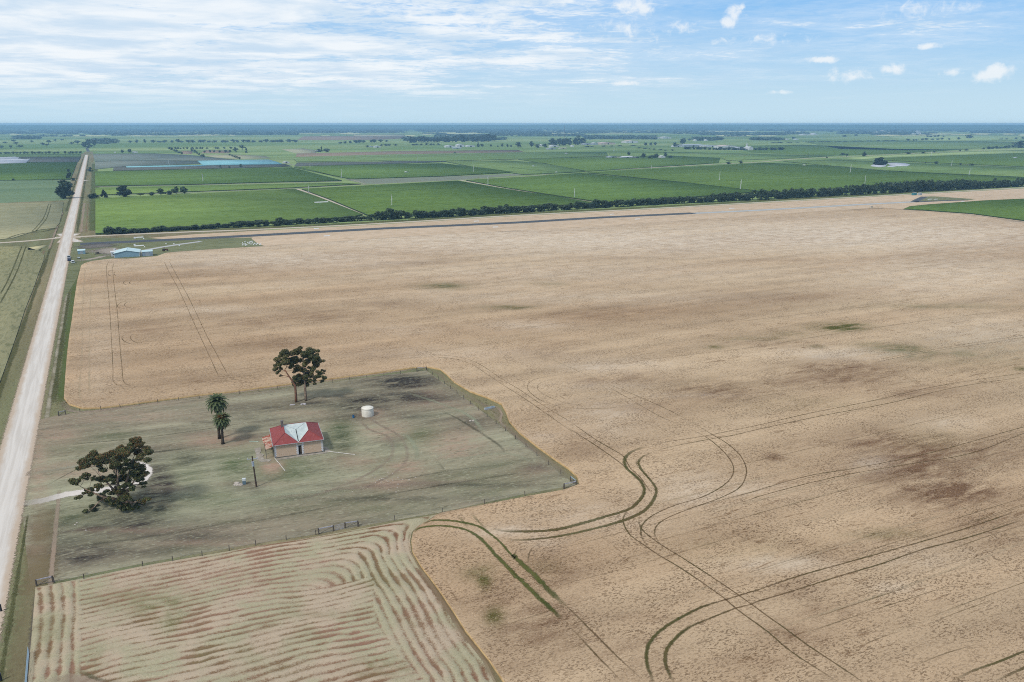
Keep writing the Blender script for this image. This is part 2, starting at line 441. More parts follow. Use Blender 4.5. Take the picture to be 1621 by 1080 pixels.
def road_mat(name, c1, c2, c3, ang, rut=0):
    m, t = material(name); pos = t.new('ShaderNodeNewGeometry').outputs['Position']
    a = t.new('ShaderNodeSeparateColor', {0: t.new('ShaderNodeAttribute', attribute_name='edge').outputs['Color']})
    st = t.mapping(pos, ang, (.04, 1, 1))
    n = t.noise(st, .9, 4, .6, .2); nf = t.noise(pos, 2.2, 4, .65)
    c = t.mix(t.map(n, .35, .65), c1, c2)
    e = t.math('ADD', a.outputs[0], t.math('MULTIPLY', t.math('SUBTRACT', t.noise(t.mapping(pos, ang, (.3, 1, 1)), .5, 4, .65), .5), .5))
    c = t.mix(t.map(e, .55, .15), c, c3)
    c = t.mix(t.map(nf, .55, .75, 0, .25), c, c3)
    al = t.map(t.math('ADD', a.outputs[0], t.math('MULTIPLY', t.math('SUBTRACT', nf, .5), .5)), .02, .10)
    finish(t, c, 1, nf, .2, .05, al, spec=0)
    return m
GRAVEL = road_mat('white_gravel', C(222,216,210), C(206,199,192), C(196,178,160), A_R)
GRAVELX = road_mat('pale_track', C(206,196,182), C(190,180,164), C(176,160,138), A_X)
TARMAC = road_mat('dark_tarmac', C(86,91,100), C(96,101,108), C(106,108,106), A_X)
TARPALE = road_mat('pale_seal', C(190,194,196), C(176,180,184), C(170,160,144), A_X)

# ------------------------------------------------------------------ base ground, one sheet to the horizon
R0 = 15800
me = np_mesh('ground', [(-R0,-R0,0),(R0,-R0,0),(R0,R0,0),(-R0,R0,0)], np.array([[0,1,2,3]]), [BASE])
o = bpy.data.objects.new('ground', me); link(o); struct(o)

# ------------------------------------------------------------------ roadside verge (near ground round the road)
sheet('roadside_verge', [(-700,400),(0,378),(0,372),(0,318),(60,300),(112,262),(126,246),(136,240),(147,240),(150,262),(152,318),(152,372),(420,362),(420,392),(250,402),(260,430),(420,560),(760,560),(950,700),(1000,1000),(900,1300),(-900,1300)], VERGE, .01)

# ------------------------------------------------------------------ wheat
W_TOP = zo([(1621,305),(1400,325),(1280,370),(900,400),(700,400),(450,430),(350,460),(310,490)], 90, 360, 8.1)
W_LEFT = [(122,445),(118,472),(114,504),(109,535),(106,561),(103,600),(101,629),(109,639),(130,645.5),(156,645)]
W_FENCE = [(181,642),(246,633.5),(311,625),(360,620),(435,610),(526,598.5),(600,589),(655,581),(675,580),(697,584),(707,592),(719,604),(744,619),(772,629),(794,639),(801,652),(806,666),(822,684),(850,706),(878,726),(900,741),(914,754),(917,766),(893,775),(836,785),(753,801),(700,811),(690,815)]
W_HAY = [(680,823),(663,832),(654,842),(651,856),(653,872),(667,896),(682,915),(698,937),(718,967),(737,997),(757,1022),(776,1046),(799,1080),(850,1150)]
W_REST = [(1400,1150),(2200,1150),(2350,800),(2300,420),(2000,385),(1621,351),(1538,340),(1460,333.5),(1423,331),(1397,329),(1356,331),(1200,341),(1137,346),(981,356),(800,366),(659,373.5),(530,382.5),(420,389.5),(337,394.5)]
WZ = .55
wheat_out = W_TOP + W_LEFT + W_FENCE + W_HAY + W_REST
WB = [  # painted cover: x y rx ry channel strength   0 green weeds, 1 bare brownish crop, 2 bleached
 (1330,518,42,6,0,.95),(1345,513,26,4,0,.6),(1250,529,30,3,0,.5),(1425,553,45,7,0,.8),(1380,546,30,4,0,.5),(1455,562,45,8,0,.5),(1525,560,25,5,0,.55),(1290,549,14,2.5,0,.6),(1612,583,14,4,0,.7),
 (1500,485,120,4,0,.35),(1560,560,120,30,0,.22),(700,453,34,5,0,.75),(806,486,38,2.6,0,.6),(1134,550,14,2.4,0,.85),(1200,536,50,3,0,.35),(766,921,12,13,0,.9),(784,975,15,14,0,.95),(760,905,30,16,0,.35),(865,897,26,12,0,.3),
 (1180,870,120,25,0,.12),(1400,845,60,8,0,.35),(870,450,30,3,0,.35),(1125,615,100,14,0,.10),(1470,700,60,25,0,.22),(1280,640,120,14,0,.12),
 (1450,735,110,42,1,.75),(1390,700,70,22,1,.55),(1500,780,90,24,1,.85),(1440,775,30,10,1,.6),(1560,720,90,30,1,.45),(1330,590,95,22,1,.60),(1260,604,60,12,1,.45),(1440,620,70,12,1,.4),(1130,620,90,16,1,.55),
 (1010,600,70,14,1,.35),(940,605,50,11,1,.4),(870,560,80,14,1,.3),(620,480,70,9,1,.3),(500,500,90,12,1,.35),(440,545,60,10,1,.35),(400,510,60,8,1,.3),(230,520,60,14,1,.3),(200,470,50,10,1,.15),
 (880,900,70,40,1,.35),(860,990,80,50,1,.5),(790,950,50,40,1,.3),(1600,860,80,30,1,.3),(1225,723,14,5,1,.9),(1330,880,60,14,1,.25),(1250,545,80,9,1,.3),(980,490,90,7,1,.3),(1240,470,120,6,1,.25),(1180,850,60,14,1,.2),
 (640,600,120,14,1,.22),(300,600,100,14,1,.2),(600,560,80,12,1,.25),(1000,1040,70,40,1,.25),
 (900,380,600,26,2,.8),(1350,372,420,30,2,.85),(450,410,260,18,2,.6),(1500,430,220,40,2,.45),(900,430,400,20,2,.35),(1330,560,110,9,2,.5),(900,470,300,12,2,.3),(1500,450,160,22,2,.4),(1560,530,110,30,2,.35),(960,660,60,30,2,.3),(800,840,70,10,2,.4),(1100,780,70,30,2,.35),(160,560,30,70,2,.2),(720,560,150,10,2,.25),(950,820,120,25,2,.25),(700,620,40,20,2,.2)]
for k in range(70):
    y = 370+690*random.random()**1.5; WB.append((random.uniform(100,1700), y, random.uniform(25,110), (y-300)*random.uniform(.01,.04), random.choice((1,1,2,2)), random.uniform(.12,.42)))
sheet('wheat_field', wheat_out, STRAW, WZ, inner=px_grid(90, 1760, 330, 1150, 7, WZ), blobs=WB, skirt=(0, STRAWSIDE))

# wheel tracks pressed in the crop
TRK = ribbon_mat('wheel_track_brown', C(108,84,56), C(98,88,56), 1.2, (.2, .85), 1.2, .74, .25)
TRKM = ribbon_mat('wheel_track_mid', C(134,108,78), C(120,104,72), 1.1, (.25, .8), 1.1, .55, .4)
TRKG = ribbon_mat('wheel_track_green', C(92,94,54), C(104,92,62), 1.2, (.2, .7), 1.0, .9, .3)
TRKF = ribbon_mat('wheel_track_faint', C(128,102,74), C(112,98,66), 1.0, (.25, .8), 1.0, .55, .5)
TRKL = ribbon_mat('crop_row_bleached', C(214,192,162), C(204,184,152), .8, (.2, .9), 1.0, .5, .5)
TRKT = ribbon_mat('wheel_track_weeds', C(84,96,48), C(100,100,58), .9, (.2, .75), 1.3, .95, .25)
zt = WZ+.006
Z5 = lambda p: zo(p, 0, 380); E = lambda p: zo(p, 800, 520); CC = lambda p: zo(p, 800, 800); DD = lambda p: zo(p, 1200, 800, 3.85); FF = lambda p: zo(p, 1200, 520, 3.85)
A1 = lambda p: zo(p, 600, 550, 3.6); A2 = lambda p: zo(p, 400, 800)
ribbon([Z5([(665,125),(650,170),(655,250),(668,400),(680,600),(690,800),(688,850),(715,885),(790,897),(870,895)]),
        Z5([(695,140),(688,180),(697,280),(715,430),(732,640),(745,780),(752,855),(780,888),(850,897)])], .55, TRKM, zt, 'wheel_track')
ribbon([Z5([(1000,130),(1035,200),(1090,300),(1150,430),(1200,540),(1270,690),(1340,845)]),
        Z5([(1030,125),(1075,210),(1130,310),(1200,450),(1260,580),(1330,710),(1400,840)])], .55, TRKM, zt, 'wheel_track')
ribbon([Z5([(830,238),(785,243),(755,258),(770,274),(840,280)]), Z5([(832,240),(805,248),(790,262),(810,272),(880,276)]),
        Z5([(790,368),(740,382),(715,404),(745,418),(800,424)]), Z5([(830,370),(780,378),(760,395),(780,412),(860,424)]),
        Z5([(770,575),(745,592),(755,615),(800,635),(870,642)]), Z5([(830,568),(800,583),(800,605),(830,625),(910,634)]),
        Z5([(690,180),(665,192),(660,208),(680,222),(720,226)]), Z5([(720,185),(700,195),(697,210),(715,220),(740,224)])], .55, TRK, zt+.002, 'turning_track')
ta = A1([(0,68),(150,50),(300,42),(420,50),(520,72),(600,112),(700,180),(800,240),(900,308),(1000,370),(1100,430)])+E([(395,570),(450,608),(560,685),(700,765),(735,800),(760,850),(820,905),(870,975),(900,1020)])
tb = A1([(0,78),(150,62),(300,55),(430,66),(520,92),(600,142),(700,210),(800,272),(900,340),(1000,410),(1100,480)])+E([(360,590),(450,650),(560,720),(700,820),(770,880),(800,930)])
ribbon([ta[:12], tb[:12]], .55, TRKF, zt, 'wheel_track'); ribbon([ta[11:], tb[11:]], .6, TRK, zt, 'wheel_track')
ribbon([[(300,604),(400,594),(520,579),(600,569)],[(300,608),(400,598),(520,583),(600,572)]], .5, TRKF, zt, 'wheel_track')
# S bend in green
ga = FF([(1621,270),(1100,350),(700,440),(300,520),(0,590)])+E([(1400,620),(1200,660),(1000,690),(880,715)])
gb = FF([(1621,295),(1200,360),(800,455),(400,530),(0,615)])+E([(1400,650),(1200,685),(1000,725),(900,755)])
ribbon([ga, gb], .55, TRK, zt+.004, 'wheel_track')
ga2 = E([(880,715),(790,743),(738,780),(727,815),(745,860),(800,905),(840,955),(845,1010),(795,1075)])+CC([(740,30),(600,72),(450,115),(300,150),(150,160),(0,158)])+A2([(1450,140)])
gb2 = E([(900,755),(835,785),(812,825),(850,885),(905,950),(922,1000),(885,1078)])+CC([(820,50),(700,100),(550,140),(400,175),(250,200),(100,212),(0,208)])
ribbon([ga2, gb2], 1.35, TRKG, zt+.006, 'wheel_track', wj=.3)
ribbon([E([(735,795),(728,830),(770,880),(825,930),(852,990),(830,1045),(790,1085)]), E([(805,795),(800,830),(850,890),(895,935)])], .5, TRKG, zt+.008, 'wheel_track')
# weed-filled arc by the hay
wa = A2([(1040,118),(1070,100),(1120,90),(1200,93),(1280,103),(1380,128),(1440,168),(1500,213),(1560,280),(1600,328)])+CC([(45,300),(100,358),(160,410),(220,470),(280,530),(350,590)])
wb = A2([(985,172),(1000,150),(1030,135),(1110,125),(1200,128),(1300,148),(1360,180),(1420,230),(1480,300),(1560,380),(1612,440)])+CC([(90,450),(160,520),(230,590),(300,650),(350,700)])
ribbon([wa, wb], 1.5, TRKT, zt+.006, 'weedy_wheel_track', wj=.5)
ribbon([CC([(330,575),(420,660),(500,740),(600,840),(700,940),(860,1085)]), CC([(340,690),(450,800),(560,920),(650,1010),(715,1085)])], .6, TRK, zt+.004, 'wheel_track')
ribbon([CC([(10,360),(60,420),(110,470)]), CC([(170,500),(240,590),(300,650),(330,690)]), CC([(200,450),(270,520),(320,570),(370,620)])], 1.5, TRKT, zt+.009, 'weed_strip', wj=.7)
ribbon([A2([(1252,60),(1285,98),(1320,140)]), A2([(1332,42),(1375,95),(1435,155)])], 1.0, TRKT, zt+.01, 'weed_strip')
ribbon([A1([(640,1030),(800,1042),(940,1048),(1060,1035),(1224,990)]), CC([(80,245),(60,290),(40,320)]), CC([(230,222),(160,265),(140,320),(140,370)])], .55, TRK, zt+.002, 'wheel_track')
# big loop on the right
la = E([(50,95),(200,150),(400,240),(600,330)]); 
ribbon([la, E([(150,150),(350,220),(520,300),(700,440)])], .7, TRKL, zt, 'bleached_track')
ribbon([E([(600,330),(800,410),(1000,500),(1150,580)]), E([(600,340),(800,455),(950,540),(1100,600)])], .55, TRKF, zt, 'wheel_track')
lo1 = E([(1150,580),(1250,640),(1350,700),(1430,770),(1470,850),(1463,920),(1420,980),(1300,1040),(1190,1078)])+CC([(1050,50),(965,90),(920,130),(912,180),(950,240)])
lo2 = E([(1100,600),(1220,660),(1320,740),(1383,820),(1390,890),(1330,960),(1200,1030),(1040,1078)])+CC([(920,50),(850,100),(826,150),(840,210),(885,268)])
ribbon([lo1, lo2], .58, TRK, zt+.002, 'wheel_track')
ribbon([CC([(770,-10),(722,70),(722,110),(760,180),(850,245),(930,300),(1050,370),(1200,470),(1340,570),(1420,640),(1600,770)])+DD([(150,850),(250,925),(400,1020),(500,1085)]),
        CC([(810,60),(820,120),(850,165),(950,240),(1080,320),(1250,430),(1420,545),(1620,690)])+DD([(150,740),(300,850),(450,950),(600,1050),(640,1085)])], .6, TRK, zt+.004, 'wheel_track')
ribbon([list(reversed(DD([(0,515),(250,430),(500,360),(750,290),(1000,220),(1300,130),(1621,20)])))+CC([(1500,528),(1330,580),(1200,620),(1080,680),(980,740),(900,810),(865,880),(862,960),(885,1030),(905,1085)]),
        list(reversed(DD([(0,585),(250,510),(500,430),(740,360),(1000,270),(1300,190),(1621,85)])))+CC([(1500,605),(1400,630),(1250,690),(1130,740),(1050,800),(990,870),(975,950),(1000,1030),(1030,1085)])], .66, TRK, zt+.008, 'wheel_track')
ribbon([CC([(1330,580),(1200,620),(1080,680),(980,740),(900,810),(865,880),(862,960),(885,1030),(905,1085)]), CC([(1250,690),(1130,740),(1050,800),(990,870),(975,950),(1000,1030),(1030,1085)])], 1.05, TRKG, zt+.012, 'wheel_track')
ribbon([DD([(1180,1078),(1300,1012),(1450,960),(1621,890),(1800,820)]), DD([(1430,1080),(1621,990),(1800,900)])], .7, TRKG, zt, 'wheel_track')
ribbon([FF([(1800,560),(1621,600),(1300,690),(1000,770),(600,850),(300,900),(0,985)])+E([(1500,1000),(1300,1050)]), FF([(1800,600),(1621,640),(1300,760),(900,830),(600,880),(300,945),(0,1025)])+E([(1500,1045),(1400,1070)])], .5, TRK, zt+.001, 'wheel_track')
ribbon([FF([(1800,5),(1621,40),(1300,90),(1000,140),(700,195)]), FF([(1800,20),(1621,55),(1000,150),(700,210)]),
        zo([(1621,130),(1300,165),(1000,207),(800,237),(500,287),(200,322),(0,347)], 1000, 440, 2.61), zo([(1621,95),(1300,75),(1000,115),(700,150),(400,185)], 1000, 440, 2.61)], .6, TRKF, zt, 'wheel_track')
ribbon([E([(370,283),(250,295),(170,315),(135,350),(150,390),(220,440),(330,475),(480,490),(650,485),(800,460)]), E([(300,308),(220,330),(195,360),(230,400),(350,450),(500,468),(700,450),(880,432)])], .5, TRKF, zt+.003, 'turning_track')
ribbon([DD([(120,430),(330,375),(480,345)]), DD([(510,325),(720,262),(900,205),(1100,170)]), DD([(1040,720),(1250,640),(1450,570)]), DD([(560,880),(820,780),(940,760)]), CC([(1020,640),(1180,585),(1300,540)]), DD([(900,1000),(1150,900),(1400,830)]), CC([(1040,150),(1200,115),(1400,60)]),
        DD([(0,210),(120,190),(240,170)]), DD([(250,790),(700,640),(1200,480)]), DD([(300,700),(600,600),(1000,470)])], .4, TRKF, zt, 'drill_line')
ribbon([Z5([(520,180),(505,400),(500,700),(485,900),(500,980),(560,1010)]), Z5([(560,200),(548,500),(545,800),(548,950)]), Z5([(700,880),(700,960)])], 1.0, TRKL, zt, 'bleached_track')

# faint drill rows and header passes that follow the long side of the field
dl_, pl_ = [], []
rr = random.Random(12)
fxy = GA(wheat_out, WZ)
for k in range(150):
    q = G(rr.uniform(120, 1700), 345+720*rr.random()**.8, WZ); L = rr.uniform(25, 130); ln = []
    for i in range(7):
        p = q+D_X*(L*i/6)+Vector((-D_X.y, D_X.x, 0))*rr.uniform(-.25, .25); ln.append((p.x, p.y))
    P_ = np.array(ln)
    if P_[:, 1].min() < 105 or not inside(fxy, P_).all(): continue
    (dl_ if rr.random() < .6 else pl_).append([tuple(v) for v in project(P_, WZ)])
ribbon(dl_, .42, TRKF, zt-.003, 'drill_line', sm=False); ribbon(pl_, .8, TRKL, zt-.004, 'header_pass', sm=False)

# ------------------------------------------------------------------ homestead paddock
yard_out = [(93,657),(160,648),(250,637.5),(410,619.5),(526,604.5),(600,595),(675,586.5),(745,637),(800,680),(850,719),(912,768),(826,783),(700,811),(640,821),(500,846),(400,861.5),(226,892),(85,921),(58,926),(48,926),(40,860),(36,812),(33,780),(40,730),(60,665)]
def yb():
    B = [(250,760,22,34,1,.75),(262,770,16,26,1,.8),(240,735,18,20,1,.6),(210,830,70,16,1,.75),(160,838,60,10,1,.7),(290,850,90,12,1,.5),(110,880,70,12,1,.75),(180,870,100,10,1,.6),(250,800,30,20,1,.6),
     (640,605,50,9,1,1.2),(650,630,60,9,1,1.1),(600,633,50,7,1,1.0),(575,645,40,8,1,.8),(90,850,60,30,1,.5),(230,780,40,40,1,.6),(560,655,40,9,1,.6),(650,660,40,4,1,.45),(330,668,26,3,1,.5),(420,646,60,3,1,.45),(500,640,40,5,1,.6),(360,650,30,3,1,.4),(410,662,40,6,1,.45),
     (400,690,40,8,1,.35),(540,700,14,22,1,.35),(620,700,14,9,1,.35),(850,740,20,5,1,.6),(700,768,170,3,1,.5),(600,790,120,3,1,.45),(560,875,60,4,1,.3),(745,668,14,4,1,.7),(395,770,25,8,1,.6),(300,730,30,10,1,.45),(280,712,50,5,1,.3),
     (540,690,22,28,0,.9),(455,745,60,16,0,.75),(375,735,30,22,0,.8),(300,745,30,25,0,.5),(330,790,50,12,0,.6),(120,710,50,14,0,.45),(180,690,50,8,0,.4),(100,820,60,14,0,.6),(670,690,28,12,0,.85),(430,790,50,14,0,.35),
     (760,760,120,20,0,.45),(800,740,60,14,0,.4),(560,800,120,20,0,.4),(250,810,30,8,0,.5),(370,700,30,9,0,.5),(300,870,60,10,0,.3),(620,740,40,20,0,.35),
     (350,697,42,9,2,.8),(130,745,60,12,2,.5),(90,690,30,14,2,.5),(210,660,90,7,2,.4),(610,680,30,12,2,.65),(640,740,30,14,2,.6),(615,765,50,8,2,.6),(720,705,40,18,2,.65),(690,620,25,8,2,.25),(480,655,40,5,2,.4),
     (700,640,60,5,2,.35),(560,730,40,12,2,.4),(850,750,40,16,2,.25),(200,840,90,4,2,.3),(330,860,90,4,2,.3),(430,700,20,8,2,.5),(60,740,14,60,2,.5),(55,860,14,40,2,.55),(770,720,60,8,2,.3),(430,737,14,12,2,.9),(590,655,14,5,2,.8)]
    r = random.Random(3)
    for k in range(45): B.append((r.uniform(60,900), r.uniform(600,920), r.uniform(20,60), r.uniform(2,5), r.choice((0,1,2)), r.uniform(.15,.4)))
    return B
sheet('homestead_paddock', yard_out, YARD, .03, inner=px_grid(30, 920, 580, 930, 5, .03), blobs=yb())
DIRT = ribbon_mat('bare_dirt', C(176,156,142), C(160,142,126), .6, (.1, 1.0), 1.4, .42, .5)
DIRTP = ribbon_mat('pale_dirt', C(186,168,150), C(172,152,134), .6, (.1, .6), 1.1, .8, .3)
DIRTB = ribbon_mat('brown_verge_dirt', C(158,136,110), C(142,122,98), .7, (.1, .8), 1.3, .75, .3)
DARKG = ribbon_mat('dark_ditch_grass', C(90,92,60), C(104,104,72), .7, (.1, .8), 1.3, .8, .2)
GREENS = ribbon_mat('green_ditch_grass', C(106,118,76), C(96,108,66), .5, (.05, .6), 1.0, .9, .15)
MOWN = ribbon_mat('mown_pale_line', C(184,190,162), C(172,176,150), .8, (.1, 1.0), 1.3, .55, .5)
MOWD = ribbon_mat('mown_dark_line', C(96,92,78), C(86,86,70), .8, (.1, 1.0), 1.4, .45, .6)
ribbon([[(600,690),(640,688),(660,715),(655,735)], [(690,722),(800,712)], [(640,620),(700,640),(745,660),(770,690)], [(680,700),(690,735)], [(700,730),(800,718),(850,735)], [(300,800),(420,785),(560,776)], [(80,730),(150,722),(230,713)], [(60,850),(200,815)]], 2.2, MOWN, .045, 'mown_line')
ribbon([[(60,775),(160,730),(330,705)],[(100,705),(250,690),(400,668)],[(560,792),(700,768),(840,746)],[(600,766),(720,744),(820,734)],[(300,842),(420,822),(560,795)],[(100,868),(260,846),(420,816)],[(700,650),(740,672),(790,705),(800,720)],[(690,725),(702,742),(712,750)]], 1.2, MOWD, .05, 'mown_line', wj=.5)
# wheel marks east of the cottage
ribbon([[(560,655),(585,680),(612,690),(622,715),(600,740),(540,770),(450,800)], [(570,650),(600,672),(632,690),(645,720),(625,748),(560,782)]], 1.6, DIRT, .055, 'worn_track')
ribbon([[(420,790),(540,775),(660,765),(800,760)]], 2.5, DIRT, .04, 'worn_track')
# worn pad round the trough outside the fence
ribbon([A1([(270,125),(340,150),(420,230),(520,285),(600,330),(680,370),(680,410),(740,465),(850,560),(1000,670),(1100,760)])], 3.2, DIRT, .035, 'worn_track')
ribbon([A1([(600,330),(670,340),(700,380),(690,420),(740,480)]), A1([(600,350),(660,380),(665,420)])], 1.1, DIRTP, .05, 'cattle_path')
ribbon([[(93,653),(103,636),(112,648),(150,651),(240,638)]], 4, DIRT, .045, 'worn_track')
ribbon([[(101,640),(120,652),(200,644),(311,629),(435,613.5),(600,592),(665,583)]], 1.6, DIRTP, .033, 'worn_track')
ribbon([[(690,816),(760,803),(836,789),(893,778)]], 2.2, DIRTP, .033, 'worn_track')

# ------------------------------------------------------------------ hay paddock with swaths
hay_out = [(56,930),(85,925),(226,896),(400,866),(500,850),(600,832),(650,822),(690,815),(678,824),(662,833),(652,843),(649,857),(651,873),(664,897),(679,917),(694,939),(714,970),(733,1000),(752,1024),(770,1048),(785,1080),(820,1140),(30,1140),(44,1080),(50,1000)]
HZ = .04
rightL = GA([(690,815),(662,833),(650,843),(648,857),(651,873),(664,897),(694,939),(733,1000),(770,1048),(785,1080),(820,1140)], HZ)
leftL = GA([(56,930),(50,1000),(44,1080),(38,1140)], HZ); topL = GA([(56,930),(226,896),(500,850),(690,815)], HZ)
f2 = np.array([D_F.x, D_F.y]); n2_ = np.array([-f2[1], f2[0]])
def vnoise(P, sc_, seed):
    """smooth value noise on world places"""
    r = np.random.default_rng(seed); T = r.uniform(-1, 1, (256, 256)); q = P*sc_+500.3; i = np.floor(q).astype(int); f = q-i; f = f*f*(3-2*f)
    g = lambda a, b: T[a % 256, b % 256]
    return (g(i[:,0],i[:,1])*(1-f[:,0])+g(i[:,0]+1,i[:,1])*f[:,0])*(1-f[:,1])+(g(i[:,0],i[:,1]+1)*(1-f[:,0])+g(i[:,0]+1,i[:,1]+1)*f[:,0])*f[:,1]
def hay(V, Z, A):
    SPC = 1.6
    dr = seg_dist(V, rightL); dl = seg_dist(V, leftL); u = V@f2; s = V@n2_
    VR = np.column_stack([np.where(dr < 10, V@np.array([-n2_[0], -n2_[1]])*.3, u*.28), np.where(dr < 10, dr, s)*.4])
    wob = vnoise(V, .07, 1)*1.2+vnoise(V, .4, 2)*.22
    ph = s+wob
    # head lands: laps that follow the sides; where laps meet the straight work the swaths bend round
    edge = 9.5+vnoise(V, .05, 5)*3
    dt = seg_dist(V, topL); kk = 5.0; h_ = np.clip(.5+.5*(dr-dt)/kk, 0, 1); sm = dr*(1-h_)+dt*h_-kk*h_*(1-h_)
    m = (dr < edge) | (dt < 19); ph = np.where(m, sm+wob*.7, dt+wob)
    m2 = (dl < 7); ph = np.where(m2, dl+wob*.6, ph)
    w = .5+.5*np.cos(2*PI*ph/SPC)
    w = np.clip(w**.7+vnoise(VR, .9, 3)*.38+vnoise(VR, 2.6, 4)*.25+.10, 0, 1)
    # loose parts where the swaths are thin or spread
    thin = np.clip(vnoise(V, .06, 8)*1.1+vnoise(V, .2, 18)*.5+.12+.4*np.exp(-((dr-edge)/1.6)**2)*(dt > 19), 0, 1)
    A[:, 0] = np.clip(w*(1-.55*thin)+.25*thin, 0, 1)
    A[:, 1] = np.clip(.5+.6*vnoise(V, .06, 9)+.35*vnoise(V, .25, 10), 0, 1)
    Q = project(V, HZ)
    g = np.zeros(len(V))
    for bx, by, rx, ry, a in ((250,958,60,22,.9),(270,985,30,14,.8),(200,950,60,18,.6),(590,1060,60,16,.8),(520,975,50,8,.45),(610,925,40,14,.35),(150,1050,20,40,.4),(80,1000,20,30,.5),(700,1050,40,12,.3)):
        g = np.maximum(g, a*np.exp(-((Q[:,0]-bx)/rx)**2-((Q[:,1]-by)/ry)**2))
    A[:, 2] = np.clip(g*(.6+.6*vnoise(V, .8, 12)), 0, 1)
    near = np.minimum(np.minimum(dr, dl), seg_dist(V, topL))
    return Z+.26*w*(1-.5*thin)*np.clip(near, 0, 1)
def hay_mat():
    m, t = material('mown_hay'); pos = t.new('ShaderNodeNewGeometry').outputs['Position']
    a = t.new('ShaderNodeSeparateColor', {0: t.new('ShaderNodeAttribute', attribute_name='mask').outputs['Color']})
    nf = t.noise(t.mapping(pos, A_F, (.7, 1, 1)), 3.2, 5, .75, 1.2); nb = t.noise(pos, .05, 3, .6)
    soil = t.mix(a.outputs[1], C(134,100,80), C(128,114,84))
    soil = t.mix(t.map(nb, .4, .65), soil, C(152,118,100))
    haych = t.mix(t.map(nf, .35, .65), C(188,179,152), C(168,162,134))
    haych = t.mix(t.map(t.noise(pos, .11, 3), .4, .62), haych, C(192,174,152))
    f = t.math('ADD', a.outputs[0], t.math('MULTIPLY', t.math('SUBTRACT', nf, .5), 1.7))
    c = t.mix(t.map(f, .12, .72), soil, haych)
    c = t.mix(t.math('MULTIPLY', a.outputs[2], t.map(nf, .35, .6, .3, .9)), c, C(106,102,60))
    c = t.mix(t.map(t.noise(pos, 3.0, 3, .6), .58, .72, 0, .4), c, C(98,82,60))
    finish(t, c, 1, nf, .6, .2, spec=0); return m
c0, c1_ = GA([(40,1140),(40,815),(860,1140),(860,815)], HZ).min(0), GA([(40,1140),(40,815),(860,1140),(860,815)], HZ).max(0)
X, Y = np.meshgrid(np.arange(c0[0], c1_[0], .34), np.arange(c0[1], c1_[1], .34)); hp = np.column_stack([X.ravel(), Y.ravel()])+RNG.uniform(-.1, .1, (X.size, 2))
wi = inside(GA(hay_out, HZ), hp); hp = hp[wi]
sheet('hay_paddock', hay_out, hay_mat(), HZ, inner=hp, extra=hay)
ribbon([A2([(960,160),(935,220),(950,290),(1020,390),(1140,560),(1290,790),(1420,950),(1480,1080),(1560,1200)])], 1.7, DIRTB, .12, 'field_edge_track')
ribbon([[(60,1088),(100,1074),(150,1082),(200,1100)]], 3.0, DIRTP, .35, 'sandy_track')
ribbon([[(120,1060),(135,1066),(155,1075),(200,1082)]], 1.0, DARKG, .45, 'ditch')
DIRTV = ribbon_mat('tan_verge', C(156,138,110), C(134,120,92), .9, (.05, .8), 1.5, .7, .45)
# ------------------------------------------------------------------ road and verges
Rc = np.array([GA([(57.5,582)])[0]]); rd = np.array([D_ROAD.x, D_ROAD.y]); rn = np.array([rd[1], -rd[0]])   # rn to the right
rc = Rc[0]
def roadline(off, y0, y1, n=60):
    """a line alongside the road, off metres to its right, between two distances"""
    return [tuple(project(np.array([rc+rd*s+rn*off]))[0]) for s in np.linspace(y0, y1, n)]
ribbon([roadline(0, -235, 2150, 120)], 8.3, GRAVEL, .07, 'gravel_road', sm=False)
ribbon([roadline(0, -235, 2150, 120)], 10.4, ribbon_mat('road_shoulder', C(190,170,150), C(168,154,130), 1.2, (.1, .5), .9, .9), .058, 'road_shoulder', sm=False)
xr = [(-900,436),(-300,403),(0,384.5),(60,380),(96,376.5)]; xr2 = [(113,376),(150,373.5),(300,367.2),(400,363.6),(600,354),(820,340.9),(1010,331.5),(1220,319.7),(1400,309.7),(1621,297.2),(2000,276),(2600,243)]
ribbon([xr], 7, GRAVELX, .066, 'gravel_side_road'); ribbon([xr2], 8.0, GRAVELX, .066, 'gravel_side_road'); ribbon([[(x, y-2.4) for x, y in xr2[1:]]], 15, ribbon_mat('hedge_grass', C(92,98,64), C(112,112,76), .3, (.05, .5), .9, 1), .05, 'hedge_verge')
ribbon([[(97,370),(104,376),(98,384)],[(121,370),(109,376),(124,383)]], 7, GRAVEL, .062, 'road_junction')
ribbon([[(86,376.6),(100,376)],[(108,376),(128,375)]], 11, GRAVEL, .061, 'road_junction')
ribbon([roadline(-8.5, -150, 560)], 3.0, DARKG, .022, 'ditch', wj=.4); ribbon([roadline(-11.5, -120, 300)], 2.6, DIRTB, .026, 'verge_track', wj=.4)
ribbon([roadline(-14.5, -120, 330)], 3.4, DARKG, .03, 'field_edge'); ribbon([roadline(-9, 300, 560)], 2, DIRTP, .034, 'verge_track', wj=.4)
ribbon([roadline(5.6, -120, 330)], 2.0, ribbon_mat('gravel_spill', C(172,164,146), C(134,128,104), 1.6, (.2, .7), 1.4, .9), .024, 'gravel_spill')
ribbon([roadline(9.3, -45, 330)], 5.5, GREENS, .028, 'ditch', wj=.2); ribbon([roadline(12.6, -30, 330)], 1.8, DIRTB, .032, 'field_edge', wj=.4)
ribbon([roadline(6.6, -45, 330)], 1.8, DARKG, .034, 'ditch', wj=.5)
ribbon([roadline(8.2, -245, -118)], 7.5, DIRTV, .036, 'verge_track', wj=.3); ribbon([roadline(10.5, -235, -110)], 1.2, DIRTP, .04, 'verge_track')
